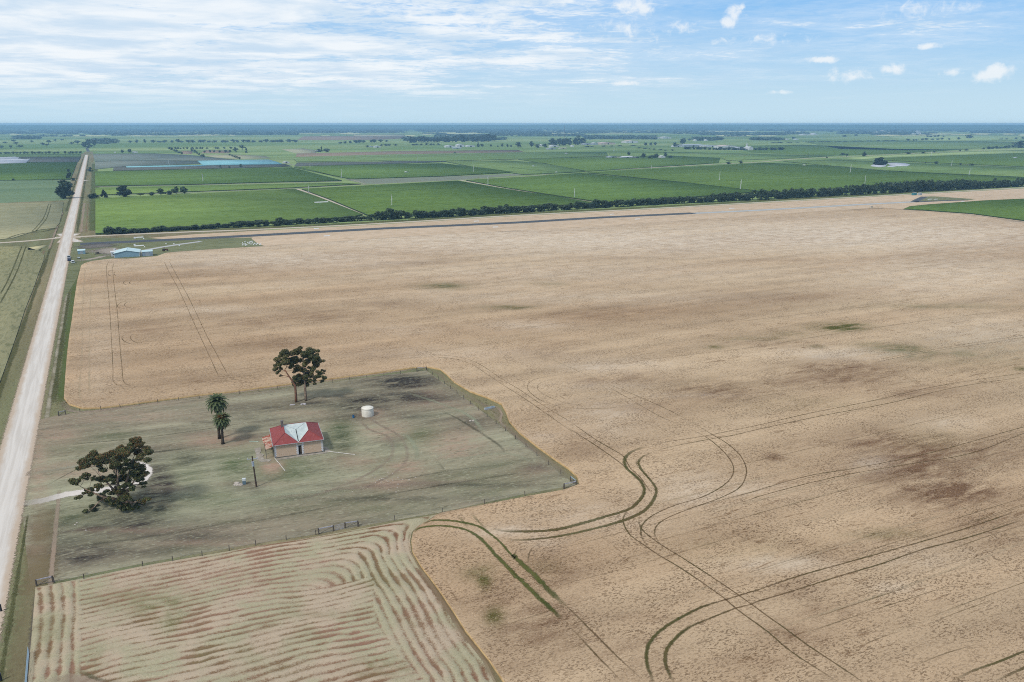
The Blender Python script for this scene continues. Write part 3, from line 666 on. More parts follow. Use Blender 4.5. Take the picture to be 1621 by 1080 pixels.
ribbon([[(59,930),(54,975),(49,1030),(46,1085),(44,1140)]], 1.5, ribbon_mat('spoon_drain', C(124,114,106), C(110,104,94), 1, (.1, .9), 1.3, .7), .046, 'ditch'); ribbon([roadline(5.0, -235, -120)], 1.0, DARKG, .05, 'ditch', wj=.6)
ribbon([roadline(8.5, 385, 650)], 2.6, DIRTP, .034, 'verge_track', wj=.5); ribbon([roadline(12, 385, 640)], 1.6, DIRTB, .034, 'verge_track', wj=.5)
ribbon([roadline(6, 385, 2000)], 3.0, DARKG, .028, 'ditch', wj=.4); ribbon([roadline(-6, 560, 2000)], 3.0, DARKG, .028, 'ditch', wj=.4)
ribbon([roadline(18.5, 392, 1600)], 13, GREENS, .03, 'green_verge')
# driveway of the cottage
drive = zo([(110,760),(250,745),(400,705),(520,690),(640,675),(760,655),(860,620),(893,570),(870,535),(810,512),(760,520)], 0, 600)
ribbon([drive], 3.8, ribbon_mat('driveway_gravel', C(232,224,218), C(214,206,198), 1.3, (.1, .4), .9, 1), .075, 'gravel_driveway')
ribbon([zo([(160,580),(300,560),(480,530),(600,520),(800,505)], 0, 600)], 2.6, ribbon_mat('old_driveway', C(186,180,164), C(166,160,140), 1.3, (.2, .7), 1.4, .8, .4), .07, 'old_driveway')
ribbon([zo([(90,820),(130,770),(180,760)], 0, 600)], 4.5, DIRTP, .068, 'road_junction')
# ------------------------------------------------------------------ crops left of the road
sheet('barley_field', [(-500,425),(0,390.5),(36,389.5),(62,397),(70,404),(69,412),(62,430),(52,459),(39,491),(28,525),(14,565),(0,604),(-260,1000),(-900,900)], OLIVE, .3, skirt=(0, VINE_SIDE))
sheet('barley_corner', [(45,392),(70,388),(76,388),(60,395.5),(44,395.5)], OLIVE2, .3, skirt=(0, None))
sheet('ripening_field', [(-700,350),(0,322),(60,320.5),(101,319.5),(98,337),(94,353),(88,361),(60,364),(20,377),(0,379),(-700,415)], OLIVE2, .3, skirt=(0, VINE_SIDE))
sheet('sheep_pasture', [(-700,292),(0,286),(112,285),(104,317),(0,321.5),(-700,346)], GREYGREEN, .03)
ribbon([Z5([(160,35),(100,200),(0,390)]), Z5([(135,35),(60,220),(0,335)])], 1.2, DARKG, .31, 'wheel_track')
ribbon([[(77,323),(70,343),(60,357),(50,367)],[(81,323),(74,345),(64,358),(55,367)]], 1.3, DARKG, .31, 'wheel_track')
ribbon([[(48,368),(30,371),(10,378)],[(90,360),(70,366),(50,368),(25,372)],[(100,356),(80,366)]], 3, DARKG, .32, 'wheel_track')
for out, m_ in (([(-700,258),(0,258),(122,257),(117,270),(111,284),(0,285),(-700,291)], VINE_MID), ([(48,248.5),(128,249),(123,256.5),(40,257),(0,258),(-300,258),(-300,250),(0,249.5)], SOILGREY),
                 ([(-300,243.5),(0,244),(128,244),(128,248),(-300,248.5)], VINE_FAR)):
    sheet('vineyard_block', out, m_, 1.0, skirt=(0, VINE_SIDE))
sheet('white_bird_netting', [(-200,249.5),(0,249),(24,248),(30,249),(28,251),(40,252.5),(48,251),(44,254),(41,257.3),(0,258.2),(-200,258.5)], NET_WHITE, 2.2, skirt=(0, None))
ribbon([[(0,284.7),(60,285),(112,285.5)]], 5, GRAVELX, .05, 'farm_track')
ribbon([[(124,286.5),(137,285.5)]], 12, GRAVEL, .063, 'road_junction')
# ------------------------------------------------------------------ blocks right of the road
def blk(out, m_, z=1.3): return sheet('vineyard_block', out, m_, z, skirt=(0, VINE_SIDE))
blk([(151,314.5),(233,310),(300,307),(420,301),(467,299),(520,318),(574,339),(560,342),(420,352.5),(300,361),(172,368),(151,369)], VINE_BRIGHT)
blk([(151,297.5),(300,294.5),(420,291.5),(540,289.5),(571,291),(460,297),(420,298.5),(300,303),(151,308.5)], VINE_BRIGHT, 1.0)
blk([(150,271.5),(300,268.5),(430,265.5),(462,265),(500,275),(541,285.5),(420,288),(300,291.5),(151,294)], VINE_MID)
blk([(478,299),(600,292.5),(724,286),(800,299),(870,309),(945,321),(840,328),(700,337.5),(586,341.5),(520,314)], VINE_DARK)
blk([(738,285),(830,280),(918,274),(1000,281.5),(1080,289),(1150,296),(1200,303),(1100,311),(958,320.5),(860,306),(800,296.5)], VINE_MID)
blk([(930,273.2),(1050,266.5),(1137,262),(1210,257.5),(1300,262),(1400,271),(1621,281),(2000,296),(2000,270.5),(1621,290),(1460,297),(1300,305),(1215,303.5),(1080,288)][:9]+[(1621,289),(1460,296.5),(1300,304),(1215,303.5),(1080,288)], VINE_DARK)
blk([(1240,255.5),(1320,252.5),(1440,258),(1621,265.5),(2000,281),(2000,297),(1621,280.2),(1400,270),(1300,261)], VINE_FAR, 1.0)
blk([(1400,250),(1500,246),(1621,242),(2000,232),(2000,279),(1621,263.8),(1480,257.5),(1400,253.5)], VINE_DARK, 1.0)
blk([(1330,250.5),(1440,244.5),(1530,240.5),(1621,237.5),(1621,241),(1500,245),(1400,249),(1370,252)], PALEG, .1)
blk([(465,264.5),(560,261),(698,258.5),(760,265),(815,272.5),(700,278.5),(555,283)], VINE_MID, 1.2)
blk([(706,256),(800,254),(860,258),(927,271.5),(870,274.2),(828,276),(770,268)], VINE_FAR, 1.0)
blk([(465,252),(600,247),(820,241.5),(960,240.5),(963,247),(830,251.5),(700,255),(600,254.5),(470,256)], VINE_FAR, 1.0)
blk([(820,252),(962,248),(1060,247),(1140,250),(1137,257.5),(1040,264),(930,271),(880,262)], VINE_DARK, 1.0)
blk([(963,240),(1085,241),(1200,244),(1320,246.5),(1250,250.5),(1150,254),(1143,250),(1060,246.5),(966,247)], VINE_FAR, 1.0)
blk([(150,256.5),(195,254),(313,255),(318,259.5),(200,263),(150,268)], VINE_GREY, .6)
blk([(147,243.5),(245,243),(300,245.5),(375,253),(310,254.3),(200,254),(150,256)], VINE_GREY, .6)
blk([(180,264),(322,262),(450,259.5),(462,263),(430,264.5),(300,267.5),(179,270.3)], SOILGREY, .9)
blk([(470,257.5),(600,256),(680,252.5),(708,256),(640,258.5),(540,261),(466,263)], SOILGREY, .9)
blk([(1270,224),(1420,222.5),(1560,224),(1700,228),(1621,233),(1440,238),(1330,236)], VINE_FAR, .5)
blk([(1150,232),(1270,229),(1420,236),(1530,236.5),(1420,243),(1330,246),(1240,243.5),(1190,241)], VINE_DARK, .5)
blk([(1400,214.5),(1530,213),(1760,216),(1621,221),(1500,222),(1420,220)], PALEG, .1)
blk([(640,214.5),(480,216),(470,222),(600,221.5),(645,219)], SOIL, .1); blk([(560,213.5),(640,213),(640,216),(560,215.8)], PALE, .15)
blk([(445,236.5),(480,235),(502,238.5),(500,242.5),(470,243.5)], PALE, .1)
blk([(470,243.3),(620,239.5),(820,237.5),(830,241),(620,244.5),(468,248.5)], SOIL, .1)
blk([(288,239),(305,239),(304,244),(286,243.7)], SOIL, .1); blk([(324,238),(365,238.5),(362,243),(318,242.5)], SOIL, .1)
blk([(322,246),(362,244.5),(420,247),(430,250.8),(378,252),(340,249.5)], PALE, .1)
sheet('blue_bird_netting', [(313,254.5),(370,253.2),(425,252.6),(436,255.5),(446,259),(380,259.7),(322,260.8)], NET_BLUE, 2.4, skirt=(0, None))
sheet('blue_bird_netting', [(200,263.2),(322,260.9),(325,262),(200,264.4)], NET_BLUE, 2.0, skirt=(0, None))
# strips, farm tracks
VGAP = ribbon_mat('vine_row_gap', C(66,88,50), C(56,78,46), .2, (.05, .5), .8, .85, .2)
ribbon([[(924,273),(1000,281),(1080,288.5),(1204,303)],[(1080,288.5),(1209,284.5),(1320,281)],[(1200,273.5),(1262,279.8),(1330,285),(1397,290)],[(1327,263),(1408,269.6),(1486,275),(1621,282.6)],[(800,251.3),(963,248)],[(800,264),(872,272)],[(1101,267),(1204,274.6)],
        [(151,283),(300,280.5),(440,277)],[(490,303),(600,302.5),(740,297.5),(860,300)],[(1240,253.5),(1330,258),(1450,262)],[(466,263),(545,282)],[(151,309.5),(300,304),(470,298.6)],[(560,251),(700,247.5),(960,243.5)]], 3.2, VGAP, 1.33, 'vine_row_gap')
ribbon([[(1215,281.5),(1265,281),(1340,279.5),(1420,278)],[(720,262.5),(800,268.5)],[(590,270.5),(820,264.5)],[(1330,254.5),(1420,252.5)]], 3.5, ribbon_mat('grassy_headland', C(150,168,124), C(138,160,114), .2, (.05, .6), .8, .8, .3), 1.34, 'grassy_headland')
def trk(lines, w, m_, z=.05, nm='farm_track'): return ribbon(lines, w, m_, z, nm)
GT = road_mat('grey_track', C(160,158,144), C(146,146,132), C(132,138,108), A_X)
trk([[(151,295.8),(300,293),(420,290.3),(540,287.5)]], 9, GT); trk([[(151,309.8),(300,304.8),(420,300),(470,298),(570,292.5),(724,285),(830,279.5),(870,275.5)]], 7, GT, .06)
sheet('grey_fallow_strip', [(545,284.2),(600,283.2),(700,279.8),(820,275),(870,272.8),(870,274.8),(820,278),(724,284.6),(600,291),(575,290.8)], fieldmat('grey_fallow', C(140,146,132), C(128,136,120), ma=.1, amt=.3), .04)
trk([[(452,258.5),(500,269.5),(545,281),(579,291.7)]], 5, GT, .07); trk([[(470,299),(500,309),(540,325),(576,339.5)]], 5, GRAVELX, .07)
trk([[(728,285.2),(800,298),(870,309),(950,321.5)]], 5, GRAVELX, .07); trk([[(700,256),(740,259.5),(820,270),(872,274)]], 5, GT, .07)
trk([[(870,274),(962,269.5),(1050,264.5),(1137,259.8),(1205,256.5),(1240,253.5),(1278,251),(1361,247),(1434,243.6),(1525,239.5),(1621,236)]], 9, GRAVELX, .08, 'country_road')
trk([[(1440,257),(1500,259),(1621,265),(1900,275)]], 5, GT, .07); trk([[(140,240),(137,234)]], 9, TARMAC, .09, 'sealed_road')
ribbon([[(566,277.2),(640,275.3),(760,272.3),(812,270.5)]], 3, ribbon_mat('pale_grass', C(160,178,120), C(150,170,112), .2), 1.22, 'pale_row')
# ------------------------------------------------------------------ airfield
sheet('airfield_verge', [(229,377.5),(300,371.5),(420,364.7),(600,355.5),(820,342),(1010,332.6),(1220,320.8),(1400,310.8),(1621,298.4),(2000,277.5),(2300,290),(2050,378),(1621,352.5),(1538,341),(1460,334.5),(1423,332),(1397,330),(1356,332),(1200,342),(1137,347),(981,357),(800,367),(659,374.5),(530,383),(420,390),(410,387),(398,378),(330,378.5),(240,383)], STRAWFAR, .035)
sheet('airfield_grass', [(118,379.5),(140,376.5),(229,376.2),(262,379),(400,376),(398,378),(411,388),(420,390),(337,395),(290,398.5),(263,401),(248,407),(201,410.5),(146,414),(128,421),(122,440),(98,480),(104,420)], GRASS, .045)
sheet('runway_end_grass', [(1447,320.3),(1464,311.2),(1480,311),(1545,315.5),(1530,317),(1490,318.5)], GRASS, .05)
ribbon([[(127,386.5),(152,385),(201,383),(290,378.8),(400,373),(510,367),(607,361.8),(700,357.8),(820,352.3),(956,344.2),(1098,337.6)]], 13.5, TARMAC, .06, 'runway', sm=False)
ribbon([[(1094,338),(1200,333),(1356,324.3),(1447,319.6)]], 12, TARPALE, .055, 'runway', sm=False)
ribbon([[(1447,319.8),(1455,315.5),(1464,311.5)],[(1447,320),(1490,318),(1530,316.8)]], 8, TARMAC, .065, 'taxiway', sm=False)
ribbon([[(222,399),(236,395),(275,388.3),(318,382.3)]], 5.5, TARPALE, .062, 'taxiway')
APR = ribbon_mat('apron_gravel', C(176,166,154), C(156,146,136), .3, (.1, .6), .9, 1)
APD = ribbon_mat('apron_seal', C(112,110,112), C(124,118,112), .3, (.1, .6), .9, 1)
ribbon([[(133,387.5),(150,389),(162,393)]], 30, APD, .068, 'apron'); ribbon([[(140,401),(155,398.5),(180,398.5),(205,400)]], 30, APR, .072, 'apron')
ribbon([[(152,394),(170,395),(190,402)]], 20, APR, .074, 'apron'); ribbon([[(117,413),(135,411.5),(150,409),(165,405.5),(185,403.5)]], 7, APR, .078, 'gravel_driveway')
ribbon([[(150,390.5),(160,389.5),(168,389)]], 6, APR, .08, 'apron')
blk([(1430,331),(1440,326.5),(1470,323.5),(1560,317.2),(1621,314.5),(2000,300),(2050,374),(1621,348.5),(1538,337.5),(1460,332)], fieldmat('lucerne', C(98,124,64), C(108,132,70), sp=C(66,88,44)), 1.0)
ribbon([[(700,372),(981,356.6),(1137,346.4),(1397,330)],[(410,390.6),(530,382.8),(659,373.9)]], 1.3, DARKG, .06, 'fence_line_grass', wj=.6)
ribbon([[(1370,329.5),(1397,329.5),(1440,333.5),(1538,342),(1621,352.5)]], 4, DARKG, .07, 'field_edge')

# ================================================================== THINGS
M_BARK = plain('gum_bark', C(170,150,132), C(120,98,82), 1.5, .9)
M_BARKR = plain('red_gum_bark', C(150,104,80), C(110,84,68), 1.2, .9)
M_BARKD = plain('dark_bark', C(84,72,60), C(62,54,46), 2, .95)
L_GUM = leaf_mat('gum_leaves', C(58,66,38), C(112,118,72), C(140,98,58), .22)
L_GUM2 = leaf_mat('tall_gum_leaves', C(66,74,44), C(126,128,80), C(140,114,76), .22)
L_DARK = leaf_mat('dark_leaves', C(34,52,42), C(66,88,64), None, .15)
L_HEDGE = leaf_mat('hedge_leaves', C(48,66,48), C(88,106,76), C(98,84,64), .18)
L_MID = leaf_mat('mid_leaves', C(54,74,52), C(92,114,80), None, .18)
L_FAR = leaf_mat('far_leaves', C(52,72,54), C(84,106,80), None, .1)
L_PALM = leaf_mat('palm_leaves', C(62,80,52), C(122,136,92), C(146,124,80), .25)
def leaf_cloud(blobs, n, size, rng, third=None, up=.5, flat=.75, shell=.4, aspect=.6):
    """blobs (x,y,z,rx,ry,rz[,third]) filled with n leaf-sized quads"""
    B = np.array([b[:6] for b in blobs], float); w = (B[:, 3]*B[:, 4]*B[:, 5])**(2/3); w /= w.sum()
    ix = rng.choice(len(B), n, p=w)
    d = rng.normal(size=(n, 3)); d /= np.linalg.norm(d, axis=1)[:, None]
    r = rng.random(n)**shell
    C0 = B[ix, :3]+d*r[:, None]*B[ix, 3:6]
    nn = d*.7+rng.normal(size=(n, 3))*.8; nn[:, 2] += up; nn /= np.linalg.norm(nn, axis=1)[:, None]
    a = np.cross(nn, rng.normal(size=(n, 3))); a /= np.linalg.norm(a, axis=1)[:, None]; b = np.cross(nn, a)
    s = size*rng.uniform(.6, 1.35, n)[:, None]
    V = np.stack([C0-a*s-b*s*aspect*.5, C0+a*s*.2-b*s*aspect, C0+a*s+b*s*aspect*.3, C0-a*s*.1+b*s*aspect], 1).reshape(-1, 3)
    F = np.arange(4*n).reshape(n, 4)
    tv = np.clip(rng.normal(.45, .28, n)+rng.uniform(-.22, .22, len(B))[ix], 0, 1)
    th = np.zeros(n)
    if third is not None:
        tb = np.array([b[6] if len(b) > 6 else third for b in blobs])
        th = np.clip((rng.random(n) < tb[ix])*rng.uniform(.5, 1, n), 0, 1)
    T = np.column_stack([tv, th, np.zeros(n), np.ones(n)]).repeat(4, 0)
    return V, F, T
def leaves_obj(name, blobs, n, size, mat, parent, rng=RNG, **k):
    V, F, T = leaf_cloud(blobs, n, size, rng, **k)
    o = bpy.data.objects.new(name, np_mesh(name, V, F, [mat], attrs={'tint': T})); return link(o, parent)
def grow(mb, trunk, radii, blobs, tip=.03, n=6, rng=random):
    """trunk tube, then a limb to every leaf mass from the nearest wood below it"""
    mb.tube(trunk, radii, 9)
    nodes = [(Vector(p), r) for p, r in zip(trunk, radii)]
    dense = []
    for (p, r), (q, s) in zip(nodes[:-1], nodes[1:]):
        for k in range(4): dense.append((p.lerp(q, k/4), r+(s-r)*k/4))
    nodes = dense[len(dense)//3:]+[nodes[-1]]
    top = Vector(trunk[-1])
    for b in sorted(blobs, key=lambda b: (Vector(b[:3])-top).length):
        c = Vector(b[:3])-Vector((0, 0, b[5]*.3))
        def cost(nd):
            d = c-nd[0]; return d.length+max(0, -d.z)*1.5+ (2 if nd[1] < tip*1.2 else 0)
        p, r = min(nodes, key=cost); d = c-p
        if d.length < .3: continue
        m1 = p+d*.38+Vector((rng.uniform(-.08, .08)*d.length, rng.uniform(-.08, .08)*d.length, d.length*.07)); m2 = p+d*.72+Vector((rng.uniform(-.06, .06)*d.length, rng.uniform(-.06, .06)*d.length, d.length*.07))
        r0 = min(r*.72, .035+.028*d.length); r0 = max(r0, tip*1.3)
        rr = [r0, r0*.8, r0*.62, tip]
        mb.tube([p, m1, m2, c], rr, n)
        nodes += [(m1, rr[1]), (p.lerp(m1, .5), r0*.9), (m2, rr[2]), (m1.lerp(m2, .5), rr[1]*.9), (c, tip)]
        for k in range(3):
            e = c+Vector((rng.uniform(-.7, .7)*b[3], rng.uniform(-.7, .7)*b[4], rng.uniform(-.1, .6)*b[5])); mb.tube([m2, m2.lerp(e, .6), e], [tip*.9, tip*.6, tip*.35], 4)
def at_depth(px, py, Y):
    """the point of the upright plane at distance Y seen at a place of the survey picture"""
    d = Vector(((px-810.5)/FPX, CP+(540-py)/FPX*SP, -SP+(540-py)/FPX*CP)); t = Y/d.y
    return Vector((d.x*t, Y, CH+d.z*t))

# ---- the wide old gum beside the driveway
def big_gum():
    base = G(193, 806); root = empty('gum_tree', base, 0, 'wide old gum tree with rust-tinged open crown beside the white driveway', 'tree')
    rg = random.Random(11); sc_ = 6.75
    L = [(700,165,45,.7),(760,155,50,.75),(820,165,35,.6),(870,225,45,.5),(625,200,35,.8),(600,260,50,.8),(680,235,55,.7),(660,290,50,.6),(740,220,45,.5),(800,240,40,.5),(860,300,42,.25),(810,295,35,.3),(500,255,28,.6),(545,270,30,.4),(540,310,42,.3),(420,285,50,.7),(380,320,45,.3),(470,330,45,.3),
         (320,270,40,.5),(290,300,45,.6),(250,330,50,.55),(220,380,45,.4),(190,410,32,.3),(280,350,40,.3),(370,360,40,.2),(440,420,35,.1),(560,370,50,.3),(600,380,40,.2),(520,390,38,.3),(760,380,50,.1),(820,410,45,.2),(720,400,45,.1),(800,450,55,.2),(860,480,35,.2),(760,480,50,.1),
         (700,470,50,.2),(640,480,50,.3),(590,520,42,.3),(660,520,45,.1),(820,520,45,.05),(150,545,48,.35),(120,580,24,.3),(235,515,36,.3),(290,520,16,.1),(325,520,24,.2),(410,520,40,.4),(460,530,35,.2),(510,500,40,.1),(850,580,30,.0),(855,610,15,.0),(380,600,38,.25),(370,650,22,.5),
         (560,640,38,.6),(600,650,40,.6),(545,680,30,.3),(640,600,38,.1),(720,620,38,.0),(715,655,30,.0),(270,655,40,.5),(230,670,28,.5),(300,690,32,.3),(180,735,30,.2),(395,720,48,.0),(440,750,48,.0),(480,740,25,.1),(640,700,45,.2),(600,720,40,.4),(660,750,45,.2),(740,760,35,.2),(870,750,34,.45),(825,780,36,.2),(860,795,20,.1),
         (290,865,34,.0),(320,840,22,.1),(560,760,40,.2),(620,790,45,.1),(580,820,40,.05),(690,800,35,.1),(740,830,36,.0),(650,840,35,.0),(520,860,30,.0),(770,850,22,.0),(450,650,30,.0),(480,340,34,.2),(690,330,30,.0),(640,420,34,.0),(560,560,30,.0)]
    blobs = []
    for x, y, r, th in L:
        px, py = 100+x/sc_, 680+y/sc_; rr = r/sc_*S(193, 806)
        dy = rg.uniform(-3.6, 3.6) if y < 760 else rg.uniform(-2.5, 1.2)
        # masses seen low in the picture hang nearer the viewer, those seen high lie further back
        p = at_depth(px, py, base.y+dy)-base
        if p.z < rr*.6: p = Vector((p.x, p.y+1.0, max(p.z, rr*.6)))
        blobs.append((p.x, p.y, p.z, rr*1.3, rr*1.3, rr*.86, th))
    sub = []
    for b in blobs:
        for j in range(4):
            f = rg.uniform(.45, .8); sub.append((b[0]+rg.gauss(0, .5)*b[3], b[1]+rg.gauss(0, .5)*b[4], b[2]+rg.gauss(.05, .38)*b[5], b[3]*f, b[4]*f, b[5]*f*.85, b[6]*rg.uniform(.1, .9)))
    mb = MB(); H = HT(193, 806, 700)
    t1 = at_depth(100+500/sc_, 680+690/sc_, base.y)-base
    grow(mb, [(0,0,-.2),(.1,0,.5),(.2,0,1.3),(.1,.1,2.6)], [.75,.55,.48,.42], [], .05)
    mains = [((.1,.1,2.4), (-2.2,.6,5.2), (-4.6,1.2,8.0)), ((.1,.1,2.5), (.2,-.8,6.0), (1.0,-1.0,10.5)), ((.1,.1,2.2), (2.6,-.4,5.2), (4.4,1.2,8.6)), ((.1,.1,1.8), (-3.4,-1.2,3.6), (-6.5,-1.6,5.6)), ((.1,.1,2.4), (-1,1.6,6.4),(-1.6,2.4,9.6)), ((.1,.1,1.5), (3.0,-1.5,2.2), (5,-1.8,2.8)), ((.1,.1,2.0),(1.2,1.8,6.5),(2.6,2.6,10.8))]
    groups = [[] for _ in mains]
    for b in blobs:
        d = [min((Vector(b[:3])-Vector(q)).length for q in m_[1:]) for m_ in mains]; groups[int(np.argmin(d))].append(b)
    for m_, g in zip(mains, groups): grow(mb, [m_[0], Vector(m_[0]).lerp(Vector(m_[1]), .5)+Vector((0,0,.2)), m_[1], m_[2]], [.34,.27,.2,.1], g, .035, 6, rg)
    mb.obj('trunk', M_BARK, root, True)
    leaves_obj('crown', sub, 85000, .15, L_GUM, root, up=.9, shell=.5, third=0)
    # suckers and bark litter round the foot
    return root
big_gum()
def tall_gum(label, bx, by, masses, trunk, bark, third, n):
    base = G(bx, by); root = empty('gum_tree', base, 0, label, 'tree'); s_ = 6.352; rg = random.Random(bx)
    blobs = []
    for x, y, r in masses:
        rr = r/s_*S(bx, by); p = at_depth(320+x/s_, 540+y/s_, base.y+rg.uniform(-1.8, 1.8))-base; blobs.append((p.x, p.y, p.z, rr*1.1, rr*1.1, rr*.9, third*(1 if rg.random() < .4 else .3)))
    tr = [(0, 0, -.2)]+[tuple(at_depth(320+x/s_, 540+y/s_, base.y)-base) for x, y in trunk]
    mb = MB(); k = len(tr); grow(mb, tr, [.42*(1-.6*i/(k-1)) for i in range(k)], blobs, .035, 6, rg)
    sub = []
    for b in blobs:
        for j in range(4):
            f = rg.uniform(.4, .7); sub.append((b[0]+rg.gauss(0, .5)*b[3], b[1]+rg.gauss(0, .5)*b[4], b[2]+rg.gauss(.05, .45)*b[5], b[3]*f, b[4]*f, b[5]*f*.9, b[6]))
    blobs = sub; n = int(n*2.2)
    mb.obj('trunk', bark, root, True); leaves_obj('crown', blobs, n, .15, L_GUM2, root, up=.8, shell=.3, third=0)
tall_gum('tall gum with bare reddish trunk leaning left, left of the pair behind the cottage', 468.8, 636.8,
         [(770,190,42),(800,140,40),(850,110,45),(850,170,55),(880,130,45),(750,240,38),(740,290,30),(750,315,24),(860,225,48),(890,190,45),(800,210,40),(785,350,14),(915,110,40),(900,240,35),(780,275,28)], [(942,540),(935,450),(905,400),(870,350),(830,290)], M_BARKR, .35, 9000)
tall_gum('broad dark-crowned gum with forking trunk, right of the pair behind the cottage', 484.5, 634.5,
         [(980,100,48),(1030,95,50),(1080,110,48),(1120,140,48),(1150,180,42),(1190,210,38),(1160,235,32),(1060,160,52),(1000,160,50),(1110,190,45),(950,200,42),(960,260,42),(930,290,35),(1085,275,40),(1050,300,36),(1110,310,30),(960,370,48),(1010,340,50),(1070,350,48),(1100,400,42),(1010,410,46),(1060,440,36),(960,420,38),(1180,340,40),(1210,310,30),(1225,360,32),(1160,370,36),(1215,395,24),(1040,215,40),(1130,430,22)], [(1040,540),(1035,460),(1030,380),(1020,270),(1015,180)], M_BARK, .3, 18000)
# ---- date palms
def palm(label, bx, by, cx, cy, rpx, orange, seed):
    base = G(bx, by); root = empty('date_palm', base, 0, label, 'palm'); rg = random.Random(seed); rs = np.random.default_rng(seed)
    top = at_depth(cx, cy, base.y)-base; R = rpx*S(bx, by)*1.22
    mb = MB(); tz = top.z
    pts = [(top.x*t*t, 0, tz*t*.97) for t in (0, .15, .3, .5, .7, .85, 1)]
    mb.tube(pts, [.48, .36, .33, .32, .31, .34, .46], 12)
    for k in range(26):   # old leaf bases spiralling up the stem
        t = .25+.72*k/26; a = k*2.4; p = Vector((top.x*t*t, 0, tz*t*.97)); mb.tube([p+Vector((math.cos(a)*.28, math.sin(a)*.28, 0)), p+Vector((math.cos(a)*.42, math.sin(a)*.42, .16))], [.07, .03], 4)
    mb.obj('trunk', M_BARKD, root, True)
    V = []; F = []; T = []; st = MB()
    for k in range(74):
        a = k*2.39996; el = math.radians(88-(k/74)**.8*125+rg.uniform(-6, 6)); Lf = R*rg.uniform(.92, 1.08)*(1.0 if k > 8 else .8)
        p = Vector((top.x, 0, tz)); hd = Vector((math.cos(a), math.sin(a), 0)); prev = p; n = 9; e = el
        P = [p]
        for i in range(n): P.append(P[-1]+(hd*math.cos(e)+Vector((0, 0, math.sin(e))))*Lf/n); e -= math.radians(6+i*.9)
        st.tube(P, [.05-.04*i/n for i in range(n+1)], 4, cap=False)
        side = hd.cross(Vector((0, 0, 1)))
        for i in range(1, n+1):
            for j in range(4):
                q = P[i-1].lerp(P[i], j/4); d = (P[i]-P[i-1]).normalized(); u = side.cross(d)
                ll = (.62*math.sin(min(1, (i+j/4)/n*1.0+.12)*PI*.93)+.08)*(R/2.7)
                for sg in (-1, 1):
                    tp = q+side*sg*ll*.8+d*ll*.55+u*ll*rg.uniform(-.05, .35)+Vector((0, 0, -ll*.15)); wv = d*.07
                    o_ = len(V); V += [q-wv, q+wv, tp+wv*.4, tp-wv*.4]; F.append((o_, o_+1, o_+2, o_+3))
                    tn = min(1, max(0, rg.gauss(.5, .25)-(.3 if k > 52 else 0))); T += [(tn, .8 if (k > 62 and rg.random() < .6) else 0, 0, 1)]*4
    o_ = bpy.data.objects.new('crown', np_mesh('crown', np.array([tuple(v) for v in V]), np.array(F), [L_PALM], attrs={'tint': T})); link(o_, root)
    st.obj('leaf_stem', plain('palm_stem', C(110,104,62), C(80,80,46), 2), o_)
    if orange:
        fr = [(top.x+.75*math.cos(a), .75*math.sin(a), tz+.75+.3*math.sin(a*3), .5, .5, .4) for a in np.arange(0, 6.2, .62)]
        Vv, Ff, Tt = leaf_cloud(fr, 1200, .12, rs, up=.2)
        o2 = bpy.data.objects.new('fruit_stalks', np_mesh('fruit_stalks', Vv, Ff, [leaf_mat('date_fruit', C(168,92,30), C(200,122,48), None, .1)], attrs={'tint': Tt})); link(o2, root)
palm('taller dark green date palm standing behind the shorter one, left of the cottage', 347.5, 694.5, 343.4, 636.5, 16.5, False, 5)
palm('shorter date palm with orange fruit stalks in its crown, in front of the taller palm', 353, 703, 351, 664, 14, True, 9)

